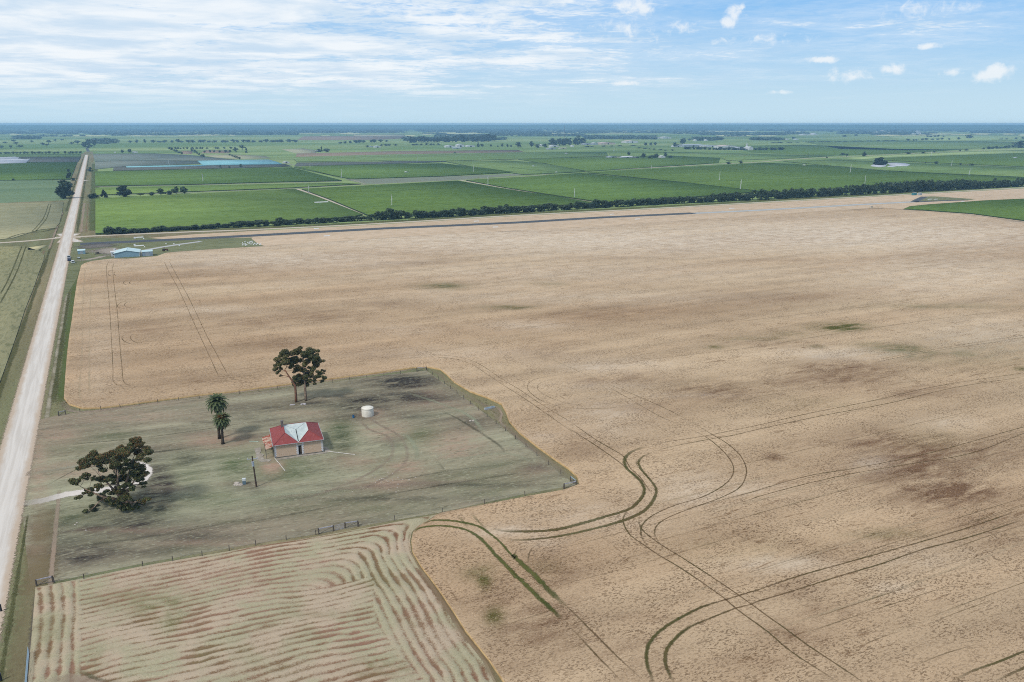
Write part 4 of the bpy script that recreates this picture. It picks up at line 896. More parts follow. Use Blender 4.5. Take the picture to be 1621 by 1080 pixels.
# ---- cottage
def cottage():
    W = D = 11.6; hw = 3.5; rz = math.radians(20.1)
    lbl = 'small pale brick cottage with red hipped roof patched in bare metal'
    org = G(*zo([(432, 662)], 380, 640, 7.715)[0]); root = empty('stone_cottage', org, rz, lbl, 'house')
    brick, t = material('cottage_brick'); pos = t.new('ShaderNodeTexCoord').outputs['Object']
    sp = t.new('ShaderNodeSeparateXYZ', {0: pos}); v2 = t.new('ShaderNodeCombineXYZ', {0: t.math('ADD', sp.outputs[0], sp.outputs[1]), 1: sp.outputs[2], 2: 0.0}).outputs[0]
    br = t.new('ShaderNodeTexBrick', {'Vector': v2, 'Color1': C(214,186,158), 'Color2': C(198,166,140), 'Mortar': C(220,202,180), 'Scale': 2.2, 'Mortar Size': .03}).outputs[0]
    c = t.mix(t.map(t.noise(pos, .8, 5, .7), .35, .7, 0, .6), br, C(214,190,170)); finish(t, c, .95, t.noise(pos, 6, 3), .3, .03)
    QUO = plain('white_painted_quoins', C(232,232,236), C(206,206,212), 1.5, .8); GREY = plain('foundation_stone', C(132,130,124), C(104,100,94), 1.5, .95)
    RED = corrugated('red_roof_iron', C(150,66,66), C(136,60,60), C(166,104,94), (.62, .75), .25, 0, .75)
    BARE = corrugated('bare_zinc_iron', C(198,210,210), C(184,196,198), C(206,214,212), (.5, .6), .25, 0, .45)
    TRIM = plain('weathered_white_trim', C(176,178,182), C(150,150,152), 3, .7); DK = plain('dark_inside', (.012,.011,.01,1), (.02,.018,.016,1), 1, 1)
    u0, u1 = 5.62, 6.5; t_ = .35
    w = MB()
    w.box(0, u0, 0, t_, .25, hw); w.box(u1, W, 0, t_, .25, hw); w.box(u0, u1, 0, t_, 2.75, hw)
    w.box(0, t_, t_, D, .25, hw); w.box(W-t_, W, t_, D, .25, hw); w.box(t_, W-t_, D-t_, D, .25, hw)
    w.box(t_, W-t_, 5.2, 5.4, .25, hw)
    wo = w.obj('wall', brick, root)
    f = MB(); f.box(-.04, W+.04, -.04, D+.04, -.3, .25); f.obj('foundation', GREY, root)
    QS = [MB() for _ in range(6)]
    for i in range(11):
        z0 = .27+i*.295; ln = .42 if i % 2 else .22
        for q, (a, b) in zip(QS, ((-.02, ln), (W-ln, W+.02), (u0-ln-.10, u0-.10), (u1+.10, u1+.10+ln))):
            q.box(a, b, -.025, .02, z0, z0+.295)
        QS[0].box(-.025, .02, .02, .03+ (.22 if i % 2 else .42), z0, z0+.295); QS[1].box(W-.02, W+.025, .02, .03+(.22 if i % 2 else .42), z0, z0+.295)
    for q in QS[:4]: q.obj('quoin_stones', QUO, wo)
    dk = MB(); dk.box(u0+.02, u1-.02, .25, .30, .25, 2.72); do = dk.obj('door_opening', DK, root)
    df = MB(); df.box(u0-.10, u0+.04, -.03, .12, .25, 2.78); df.box(u1-.04, u1+.10, -.03, .12, .25, 2.78); df.box(u0+.04, u1-.04, -.03, .12, 2.62, 2.80); df.obj('door_frame', QUO, do)
    dl = MB(); dl.box(u0+.45, u1-.05, .14, .18, .27, 2.2); dl.obj('door_leaf', plain('old_door', C(92,76,62), C(60,50,42)), do)
    # roof
    e = .32; z0 = hw; sl = .56; zr = z0+sl*(2.9+e)
    A, B, Cc, Dd, M_ = (-e,-e,z0), (W+e,-e,z0), (W+e,D+e,z0), (-e,D+e,z0), (W/2,-e,z0)
    P1, P2, P3, P4, V = (2.9,2.9,zr), (2.9,8.7,zr), (8.7,8.7,zr), (8.7,2.9,zr), (W/2,W/2,z0+1.25)
    M2 = (W/2, .2, z0+.2)
    r = MB(); r.add([A, B, Cc, Dd, M_, P1, P2, P3, P4], [(0,4,5), (0,5,6,3), (3,6,7,2), (2,7,8,1), (4,1,8)]); r.add([(a[0], a[1], a[2]-.10) for a in (A, B, Cc, Dd)], [(3,2,1,0)])
    ro = r.obj('roof', RED, root)
    p = MB(); up = lambda a: (a[0], a[1], a[2]+.004)
    p.add([up(M_), up(V), up(P2), up(P1)], [(0,1,2,3)]); p.add([up(V), up(P3), up(P2)], [(0,1,2)]); p.add([up(M_), up(P4), up(P3), up(V)], [(0,1,2,3)])
    po = p.obj('roof_patch', BARE, root); po['label'] = 'bare silver metal patch between the red roof slopes'
    rc_ = MB()
    for a, b in ((A,P1),(B,P4),(Cc,P3),(Dd,P2),(P1,P2),(P2,P3),(P3,P4),(P1,M_),(P4,M_)): rc_.tube([Vector(a)+Vector((0,0,.03)), Vector(b)+Vector((0,0,.03))], .06, 6)
    rc_.obj('ridge_cap', RED, ro)
    vg = MB(); vg.tube([Vector(M_).lerp(Vector(V), .1)+Vector((0,0,.06)), Vector(V)+Vector((0,0,.06))], .09, 5); vg.obj('valley_gutter', DK, ro)
    vg = MB()
    for q_ in (P2, P3): vg.tube([Vector(V)+Vector((0,0,.03)), Vector(q_)+Vector((0,0,.03))], .025, 4)
    vg.obj('valley_seam', plain('grey_seam', C(150,156,158)), po)
    g = MB()
    for a, b in (((-e-.06,-e-.08),(W+e+.06,-e-.08)), ((-e-.08,-e-.08),(-e-.08,D+e)), ((W+e+.08,-e-.08),(W+e+.08,D+e+.08)), ((-e,D+e+.08),(W+e,D+e+.08))): g.tube([(a[0],a[1],z0-.04),(b[0],b[1],z0-.04)], .085, 6)
    g.obj('gutter', TRIM, ro)
    for (x, y) in ((-.12,-.12),(W+.12,-.12)):
        d = MB(); d.tube([(x,y,z0-.05),(x,y,.1)], .06, 8); d.obj('downpipe', TRIM, root)
    ch = MB(); ch.box(2.35,2.95,7.6,8.3,4.6,6.75); ch.box(2.28,3.02,7.53,8.37,6.55,6.7); ch.box(2.4,2.9,7.68,8.22,6.75,6.83); ch.obj('chimney', plain('chimney_brick', C(134,128,128), C(106,98,96), 4), root)
    # rusty lean-to on the left side
    RU = corrugated('rusty_iron', C(206,190,170), C(186,168,150), C(156,66,42), (.46, .53), .25, 1, .8)
    l = MB(); l.add([(-.4,4.9,3.05),(-2.45,4.7,2.5),(-2.5,8.8,2.5),(-.4,9.0,3.05)], [(0,3,2,1)]); l.add([(-.4,.3,3.05),(-2.1,.1,2.58),(-2.15,4.5,2.6),(-.4,4.6,3.05)], [(0,3,2,1)])
    l2 = l.obj('veranda_roof', RU, root); so = l2.modifiers.new('s', 'SOLIDIFY'); so.thickness = .04; l2['label'] = 'rusty white sheets of the side veranda roof with a gap'
    for y in (.2, 3.2, 5.6, 8.7):
        b = MB(); b.box(-2.1,-2.0,y,y+.1,0,2.5); b.obj('veranda_post', plain('grey_timber', C(120,112,104)), root)
    b = MB(); b.box(-2.08,-2.0,.15,8.75,2.44,2.54); b.obj('veranda_beam', plain('grey_timber2', C(120,112,104)), root)
    for (a, b_, c_, d_) in ((1.2,2.2,1.1,2.3),(7.2,8.2,1.1,2.3)):
        k = MB(); k.box(-.03,.01,a,b_,c_,d_); wn = k.obj('window', DK, root); k = MB(); k.box(-.06,.02,a-.1,a,c_-.1,d_+.1); k.box(-.06,.02,b_,b_+.1,c_-.1,d_+.1); k.box(-.06,.02,a,b_,d_,d_+.1); k.box(-.06,.02,a,b_,c_-.1,c_); k.obj('window_frame', QUO, wn)
    lw = lambda pts: [root.matrix_world @ Vector(p_) for p_ in pts]
    bpy.context.view_layer.update()
    CONC = plain('broken_concrete', C(176,168,158), C(150,142,130), .9, .95)
    for nm, poly, lab in (('concrete_path', [(.3,-.35),(.2,-1.3),(2.4,-1.4),(5,-1.15),(8.5,-1.05),(12.3,-1.2),(12.5,-.3),(6,-.2)], 'pale concrete path running along the cottage front wall'),
                          ('concrete_slab', [(-3.0,8.6),(-4.6,8.0),(-4.4,4.5),(-4.5,1.0),(-3.8,-.8),(-1.6,-1.6),(-.9,-.7),(-2.6,.2),(-2.9,2.0),(-2.5,3.2),(-3.4,4.4),(-3.0,6.2)], 'broken pale concrete slab beside the rusty side veranda')):
        m_ = MB(); m_.slab(poly, -.05, .12); o_ = m_.obj(nm, CONC, None, False, org, rz); tag(o_, lab, 'path' if 'path' in nm else 'slab')
    m_ = MB(); m_.slab([(12.0,-.6),(13.6,-.7),(12.9,2.6),(12.1,3.4)], -.05, .09); tag(m_.obj('concrete_slab', CONC, None, False, org, rz), 'small pale slab at the right front corner of the cottage', 'slab')
    WP = plain('white_pipe', C(214,210,204), C(196,190,180), 2, .5); GP = plain('green_white_pipe', C(186,206,190), C(170,190,176), 2, .5)
    for (p, q_, m2, lab) in (((425,664),(550,820),WP,'white pipe lying on the grass in front of the cottage left corner'), ((1040,577),(1405,622),WP,'long white pipe lying on grass right of the cottage'), ((115,458),(225,462),GP,'pale green pipe lying by the veranda, left of the cottage')):
        a = G(*zo([p],380,640,7.715)[0]); b = G(*zo([q_],380,640,7.715)[0]); k = MB(); mid = a.lerp(b,.4)
        d = b-a; k.tube([(0,0,.12), tuple(d*.4+Vector((0,0,.12)))], .11, 8); k.tube([tuple(d*.405+Vector((.03,.03,.12))), tuple(d+Vector((0,0,.12)))], .10, 8)
        tag(k.obj('drain_pipe', m2, None, False, a), lab, 'pipe')
cottage()

# ---- water tank, drum, power pole, meter box, trough
def tank():
    b = G(582.2, 658); r = MB()
    root = empty('water_tank', b, 0, 'cream round water tank with domed lid standing on bare ground', 'water tank')
    CR = plain('cream_tank', C(238,234,224), C(226,220,208), .6, .6)
    r.tube([(0,0,-.1),(0,0,.15),(0,0,2.25),(0,0,2.35)], [1.68,1.66,1.66,1.62], 32)
    for i in range(6): r.tube([(0,0,.32+i*.34),(0,0,.36+i*.34),(0,0,.40+i*.34)], [1.66,1.70,1.66], 32, cap=False)
    r.obj('body', CR, root, True)
    l = MB(); l.tube([(0,0,2.3),(0,0,2.42),(0,0,2.6),(0,0,2.66)], [1.74,1.70,.9,.2], 32); lo_ = l.obj('lid', CR, root, True)
    h = MB(); h.cyl(.9,-.5,2.5,2.68,.25,16); h.obj('hatch', CR, lo_)
tank()
b = G(559.6, 661.5); k = MB(); k.cyl(0,0,0,.85,.29,14); k.tube([(0,0,.28),(0,0,.3),(0,0,.32)],[.29,.31,.29],14); k.tube([(0,0,.56),(0,0,.58),(0,0,.6)],[.29,.31,.29],14)
dr = k.obj('drum', plain('blue_plastic', C(40,110,160), C(30,90,140), 3, .4), None, False, b); tag(dr, 'blue plastic drum standing left of the round water tank', 'drum')
k = MB(); k.cyl(0,0,.85,.88,.27,14); k.cyl(.12,0,.88,.93,.05,8); k.obj('lid', plain('dark_plastic', C(50,60,70)), dr)
def pole():
    b = G(406, 771); H = HT(406, 771, 722); root = empty('power_pole', b, math.radians(12), 'dark wooden power pole with crossarm and grey transformer near the cottage', 'power pole')
    root.rotation_euler = (0, math.radians(-2.5), math.radians(10))
    k = MB(); k.tube([(0,0,-.3),(0,0,2),(0,0,H)], [.2,.18,.14], 10); k.obj('pole', plain('pole_timber', C(92,74,64), C(66,54,48), 2), root)
    k = MB(); k.box(-1.15,1.15,-.06,.06,H-.75,H-.6); ca = k.obj('crossarm', plain('arm', C(182,186,196)), root)
    for x in (-1.05, 0, 1.05): k = MB(); k.cyl(x,0,H-.6,H-.35,.09,8); k.obj('insulator', plain('ceramic', C(210,214,220), None, 3, .3), ca)
    k = MB(); k.cyl(0,-.32,H-2.3,H-1.3,.28,12); k.cyl(0,-.32,H-1.3,H-1.22,.30,12); k.box(-.08,.08,-.2,0,H-2.1,H-1.5); tr = k.obj('transformer', plain('grey_paint', C(176,188,204), None, 3, .4), root)
    for x in (-.1,.1): k = MB(); k.cyl(x,-.32,H-1.22,H-1.0,.04,6); k.obj('bushing', plain('ceramic2', C(160,120,90)), tr)
pole()
def meter():
    b = G(386.8, 767); root = empty('meter_box', b, math.radians(10), 'small grey meter cabinet with white cap beside pale rubble, left of power pole', 'cabinet')
    k = MB(); k.box(-.35,.35,-.25,.25,0,.95); k.obj('cabinet', plain('blue_grey', C(120,144,158), None, 3, .5), root)
    k = MB(); k.box(-.4,.4,-.3,.3,.95,1.5); k.obj('cap', plain('white_paint', C(218,224,226), None, 3, .5), root)
    k = MB(); k.box(-.28,.28,-.27,-.25,.1,.85); k.obj('door', plain('blue_grey2', C(104,130,146)), root)
meter()
RK = plain('pale_rubble', C(196,188,180), C(168,158,148), 2, .95)
def rock(px, py, r, name, label, cat, group=None, mat=RK, n=1, sd=1):
    rg = random.Random(sd); k = MB()
    for i in range(n):
        x, y = (rg.uniform(-1, 1)*r*.7, rg.uniform(-1, 1)*r*.5) if n > 1 else (0, 0); q = r*(rg.uniform(.3, .5) if n > 1 else 1)
        vs = []; fs = []
        for a in range(3):
            for j in range(7): th = 2*PI*j/7; rr = q*(1, .85, .4)[a]*rg.uniform(.8, 1.2); vs.append((x+rr*math.cos(th), y+rr*math.sin(th)*.8, q*(-.1, .35, .62)[a]*rg.uniform(.9, 1.1)))
        for a in range(2):
            for j in range(7): j2 = (j+1) % 7; fs.append((a*7+j, a*7+j2, (a+1)*7+j2, (a+1)*7+j))
        fs.append(tuple(range(14, 21))); k.add(vs, fs)
    o_ = k.obj(name, mat, None, False, G(px, py)); return tag(o_, label, cat, group)
rock(378, 767, 1.3, 'rubble_heap', 'heap of pale rubble at the foot of the meter cabinet', 'rubble', n=9, sd=4)
rock(462.5, 641.5, .75, 'stone_pile', 'pale stones lying below the leaning red-trunked gum', 'stones', n=6, sd=5, mat=plain('pale_stone', C(196,192,198), C(170,164,168), 2))
rock(480.5, 640, .85, 'stone_pile', 'larger pale stone pile at the foot of the forked gum', 'stones', n=8, sd=6, mat=plain('pale_stone2', C(204,200,206), C(176,170,174), 2))
rock(747, 666.5, .8, 'rubble_heap', 'small pale rubble heap in the dark grass patch east of the tank', 'rubble', n=7, sd=8)
rg = random.Random(21)
for i in range(26):
    px, py = rg.gauss(612, 22), rg.gauss(760, 9)
    rock(px, py, rg.uniform(.12, .26), 'stone', 'small pale stone scattered on the bare ground right of the cottage', 'stone', 'small pale stones east of the cottage', sd=i)
for i, (px, py) in enumerate(((119,831),(122,828),(256,778),(378,727),(136,840))): rock(px, py, .25, 'stone', 'small white stone in the grass around the wide gum', 'stone', 'white stones round the wide gum', sd=40+i)
def trough():
    a = G(767, 649); b = G(783, 645.5); root = empty('water_trough', a.lerp(b, .5), math.atan2((b-a).y, (b-a).x), 'long pale blue water trough on the worn pad outside the paddock fence', 'trough'); L = (b-a).length/2
    k = MB()
    for y0, y1 in ((-.4,-.32),(.32,.4)): k.box(-L,L,y0,y1,0,.5)
    k.box(-L,-L+.08,-.32,.32,0,.5); k.box(L-.08,L,-.32,.32,0,.5); k.box(-L+.08,L-.08,-.32,.32,0,.08); k.obj('trough', plain('concrete_white', C(196,200,206), C(170,172,176), 2), root)
    k = MB(); k.box(-L+.08,L-.08,-.32,.32,.40,.42); k.obj('water', plain('trough_water', C(96,128,150), None, 2, .1), root)
trough()

# ---- fences
WOOD = plain('fence_timber', C(112,104,96), C(84,76,70), 3, .95); WIRE = plain('fence_wire', C(140,140,140), None, 3, .5); RAIL = plain('strainer_rail', C(186,186,200), C(160,158,170), 2, .8); BLUE = plain('galvanised_rail', C(138,168,190), C(150,170,186), 2, .5)
def fence(name, label, pts, spacing, h=1.15, dark=WOOD, wires=4):
    W_ = [G(*p) for p in pts]; root = empty(name, W_[0], 0, label, 'fence'); o0 = W_[0]
    post = MB(); post.tube([(0,0,-.2),(0,0,h)], [.085,.075], 7); me_ = post.mesh('fence_post', dark); first = True; n = 0; line = []
    tot = 0
    for a, b in zip(W_[:-1], W_[1:]):
        L = (b-a).length; m_ = max(1, round(L/spacing))
        for i in range(m_+(1 if b is W_[-1] else 0)): line.append(a.lerp(b, i/m_)-o0)
    for p in line[:100]:
        o_ = bpy.data.objects.new('fence_post', me_); link(o_, root); o_.location = p; o_.rotation_euler = (random.uniform(-.05,.05), random.uniform(-.05,.05), 0)
    for k in range(wires):
        w = MB(); w.tube([tuple(p+Vector((0,0,h*(.25+.7*k/(wires-1))))) for p in line], .008, 3, cap=False); w.obj('wire', WIRE, root)
    return root
fence('post_and_wire_fence', 'post and wire fence between the homestead paddock and the wheat behind it', [(93,657),(160,649),(250,638),(410,620.5),(526,606),(660,589)], 6.0)
fence('post_and_wire_fence', 'post and wire fence along the right side of the homestead paddock', [(676,587.5),(745,640),(800,683),(850,722),(908,766)], 5.6)
fence('post_and_wire_fence', 'post and wire fence between the homestead paddock and the mown hay', [(86,923),(133,917.5),(226,897),(320,880.5),(405,863.5),(500,847)], 6.6)
fence('post_and_wire_fence', 'post and wire fence from the gateway to the right corner of the paddock', [(568,834),(625,824),(700,812),(767,797.5),(831,785),(892,774)], 7.4)
def strainer(label, p, q, mat=RAIL, h=1.25, slats=3):
    a, b = G(*p), G(*q); d = b-a; L = d.length; root = empty('fence_strainer', a, math.atan2(d.y, d.x), label, 'fence strainer')
    for x in (0, L): k = MB(); k.tube([(x,0,-.2),(x,0,h+.1)], [.15,.13], 8); k.obj('strainer_post', WOOD, root)
    k = MB(); k.box(.12,L-.12,-.07,.07,h-.12,h+.04); k.obj('top_rail', mat, root)
    k = MB(); k.tube([(.12,0,.15),(L-.12,0,h-.2)], .05, 6); k.obj('brace', WOOD, root)
    for i in range(slats): k = MB(); k.tube([(.12,0,.25+i*.28),(L-.12,0,.25+i*.28)], .022, 5); k.obj('wire', WIRE, root)
strainer('weathered strainer with thick top rail at the far corner of the paddock', (660,588), (675,586.5))
strainer('strainer at the right corner of the paddock running along its near fence', (893,774), (912,770))
strainer('pale blue railed strainer at the right corner running up the side fence', (903,762), (912,769), BLUE)
strainer('grey railed strainer at the left corner where hay meets the road verge', (58,928), (84,922))
strainer('low railed strainer at the left end of the wheat fence beside the road verge', (93,659), (104,656.5))
strainer('left of the two railed strainers flanking the farm gate', (504.5,846), (528,841)); strainer('right of the two railed strainers flanking the farm gate', (546.5,836.5), (566.5,833.5))
def gate(name, label, p, q, mat, h=1.2):
    a, b = G(*p), G(*q); d = b-a; L = d.length; root = empty(name, a, math.atan2(d.y, d.x), label, 'gate')
    k = MB(); k.tube([(.1,0,.15),(L-.1,0,.15),(L-.1,0,h),(.1,0,h),(.1,0,.15)], .035, 6); k.obj('gate_frame', mat, root)
    for i in range(4): k = MB(); k.tube([(.1,0,.35+i*.2),(L-.1,0,.35+i*.2)], .02, 5); k.obj('rail', mat, root)
    k = MB(); k.tube([(.1,0,h),(L-.1,0,.15)], .02, 5); k.obj('brace', mat, root)
gate('farm_gate', 'grey metal gate closed between the two railed strainers', (530,840.5), (545,837), RAIL)
gate('farm_gate', 'pale blue pipe gate at the left edge of the hay paddock', (46,1034), (41,1096), BLUE)
for i, (px, py, lab) in enumerate(((2,968,'dark guide post on the verge at the left edge, upper one'), (2,1078,'dark guide post on the verge at the bottom left corner'))):
    k = MB(); k.tube([(0,0,-.1),(0,0,1.3)], [.16,.15], 8); rt = empty('guide_post', G(px, py), 0, lab, 'post'); k.obj('post', plain('dark_post', C(40,42,48)), rt); k = MB(); k.tube([(0,0,1.3),(0,0,1.34)], .17, 8); k.obj('cap', plain('post_cap', C(70,72,80)), rt)

# ---- tree kinds (local size: 10 high, 8 wide)
def tree_proto(name, kind, n, size, mat, seed, sub=True):
    rs = np.random.default_rng(seed); rg = random.Random(seed); root = empty(name, (0, 0, -500), 0, None, None); blobs = []
    if kind == 'bush':
        for i in range(13): a = rg.uniform(0, 6.28); d = rg.uniform(0, 2.6); blobs.append((d*math.cos(a), d*math.sin(a), rg.uniform(1.2, 7.6)*(1-.07*d), rg.uniform(1.3, 2.1), rg.uniform(1.3, 2.1), rg.uniform(1.3, 2.2)))
        tr = [(0,0,-.3),(0,0,2),(0,0,5)]
    elif kind == 'round':
        for i in range(18): a = rg.uniform(0, 6.28); d = rg.uniform(0, 2.9); z = rg.uniform(2.6, 9.0); d *= math.sqrt(max(.1, 1-((z-5.8)/4.2)**2)); blobs.append((d*math.cos(a), d*math.sin(a), z-.6, rg.uniform(1.1, 1.7), rg.uniform(1.1, 1.7), rg.uniform(.9, 1.4)))
        tr = [(0,0,-.3),(0,0,3),(0,0,6)]
    elif kind == 'dense':
        for i in range(30): a = rg.uniform(0, 6.28); z = rg.uniform(.9, 9.0); d = 3.1*math.sqrt(max(.05, 1-((z-4.4)/5.2)**2))*rg.uniform(.35, 1); blobs.append((d*math.cos(a), d*math.sin(a), z, 1.35, 1.35, 1.3))
        tr = [(0,0,-.3),(0,0,3),(0,0,7)]
    elif kind == 'pine':
        for i in range(22): a = rg.uniform(0, 6.28); z = rg.uniform(1.0, 9.4); d = 3.0*(1-z/10.5)**.8*rg.uniform(.4, 1.05); blobs.append((d*math.cos(a), d*math.sin(a), z, 1.25-.06*z, 1.25-.06*z, 1.0))
        tr = [(0,0,-.3),(0,0,4),(0,0,9)]
    else:   # spreading
        for i in range(13): a = rg.uniform(0, 6.28); d = rg.uniform(.4, 3.1); blobs.append((d*math.cos(a), d*math.sin(a), rg.uniform(4.5, 8.9)-.25*d, rg.uniform(.9, 1.5), rg.uniform(.9, 1.5), rg.uniform(.7, 1.1)))
        tr = [(0,0,-.3),(.2,0,2.5),(.1,.1,5.5)]
    mb = MB(); grow(mb, tr, [.32,.26,.14], blobs[:8], .05, 5, rg)
    mb.obj('trunk', M_BARKD, root); leaves_obj('crown', blobs, n, size, mat, root, rs, up=.6, shell=.35)
    return root
PR = {}
for kd, ks in (('bush', 4), ('round', 3), ('dense', 2), ('pine', 2), ('spread', 3)):
    for i in range(ks):
        PR[kd, 'near', i] = tree_proto('tree', kd, 2200 if kd in ('dense', 'pine') else 1300, .5, {'bush': L_HEDGE, 'dense': L_DARK, 'pine': L_DARK}.get(kd, L_MID), 50+i*7+len(kd))
        PR[kd, 'far', i] = tree_proto('tree', kd, 230, .85, {'dense': L_DARK, 'pine': L_DARK, 'bush': L_MID}.get(kd, L_FAR), 90+i*7+len(kd))
KS = {'bush': 4, 'round': 3, 'dense': 2, 'pine': 2, 'spread': 3}
trg = random.Random(77)
def tree(px, pyb, wpx, hpx, kind, label, group=None, cat='tree', far=None, name=None):
    P = G(px, pyb); s = S(px, pyb); h = HT(px, pyb, pyb-hpx); w = wpx*s
    far = (P.y > 1400) if far is None else far
    pr = PR[kind, 'far' if far else 'near', trg.randrange(KS[kind])]
    r = copy_thing(pr, P, trg.uniform(0, 6.28), (w/7.4, w/7.4, h/9.6), label, group); r['category'] = cat
    r.name = name or ('shrub' if kind == 'bush' and cat == 'shrub' else 'tree')
    return r
# hedgerow along the side road
hp_ = [(172,371.5),(300,364.5),(420,358.5),(560,351),(600,349),(700,344),(820,337),(960,329),(1080,322.5),(1220,316),(1300,311.5),(1400,306.5),(1460,303.5),(1621,295.6),(1700,291.5)]
HW = [G(*p) for p in hp_]; cum = [0]
for a, b in zip(HW[:-1], HW[1:]): cum.append(cum[-1]+(b-a).length)
def along(d):
    for i in range(len(HW)-1):
        if d <= cum[i+1]: return HW[i].lerp(HW[i+1], (d-cum[i])/(cum[i+1]-cum[i]))
    return HW[-1]
hts = [(172,14),(188,13),(200,8.5),(260,8.5),(330,9),(400,11),(470,11),(540,9.5),(590,11),(610,16),(640,15),(680,12),(740,13),(820,14),(900,12),(1000,14),(1060,13),(1100,11),(1150,15),(1220,17),(1300,15),(1400,19),(1480,20),(1560,15),(1621,13),(1700,13)]
d = 0; hk = 0
while d < cum[-1]:
    p = along(d); q = project(np.array([[p.x, p.y]]))[0]; hpx = np.interp(q[0], [h[0] for h in hts], [h[1] for h in hts])*trg.uniform(.78, 1.12)
    hm = HT(q[0], q[1], q[1]-hpx); w = trg.uniform(6.5, 9.5)*(1.15 if hpx > 12 else 1); gap = trg.random() < .04 and 200 < q[0] < 560
    if not gap:
        kd = 'round' if trg.random() < .2 else 'bush'
        pr = PR[kd, 'near', trg.randrange(KS[kd])]
        off = trg.uniform(0, 5)
        r = copy_thing(pr, (p.x-D_X.y*off*1.0, p.y+D_X.x*off, 0), trg.uniform(0, 6.28), (w/6.2, w/6.2, hm/9.2), 'dark green shrub in the long hedgerow between the straight side road and the vineyards', 'hedgerow shrubs along the side road')
        r['category'] = 'shrub'; r.name = 'hedge_shrub'; hk += 1
    d += trg.uniform(4.4, 6.6)
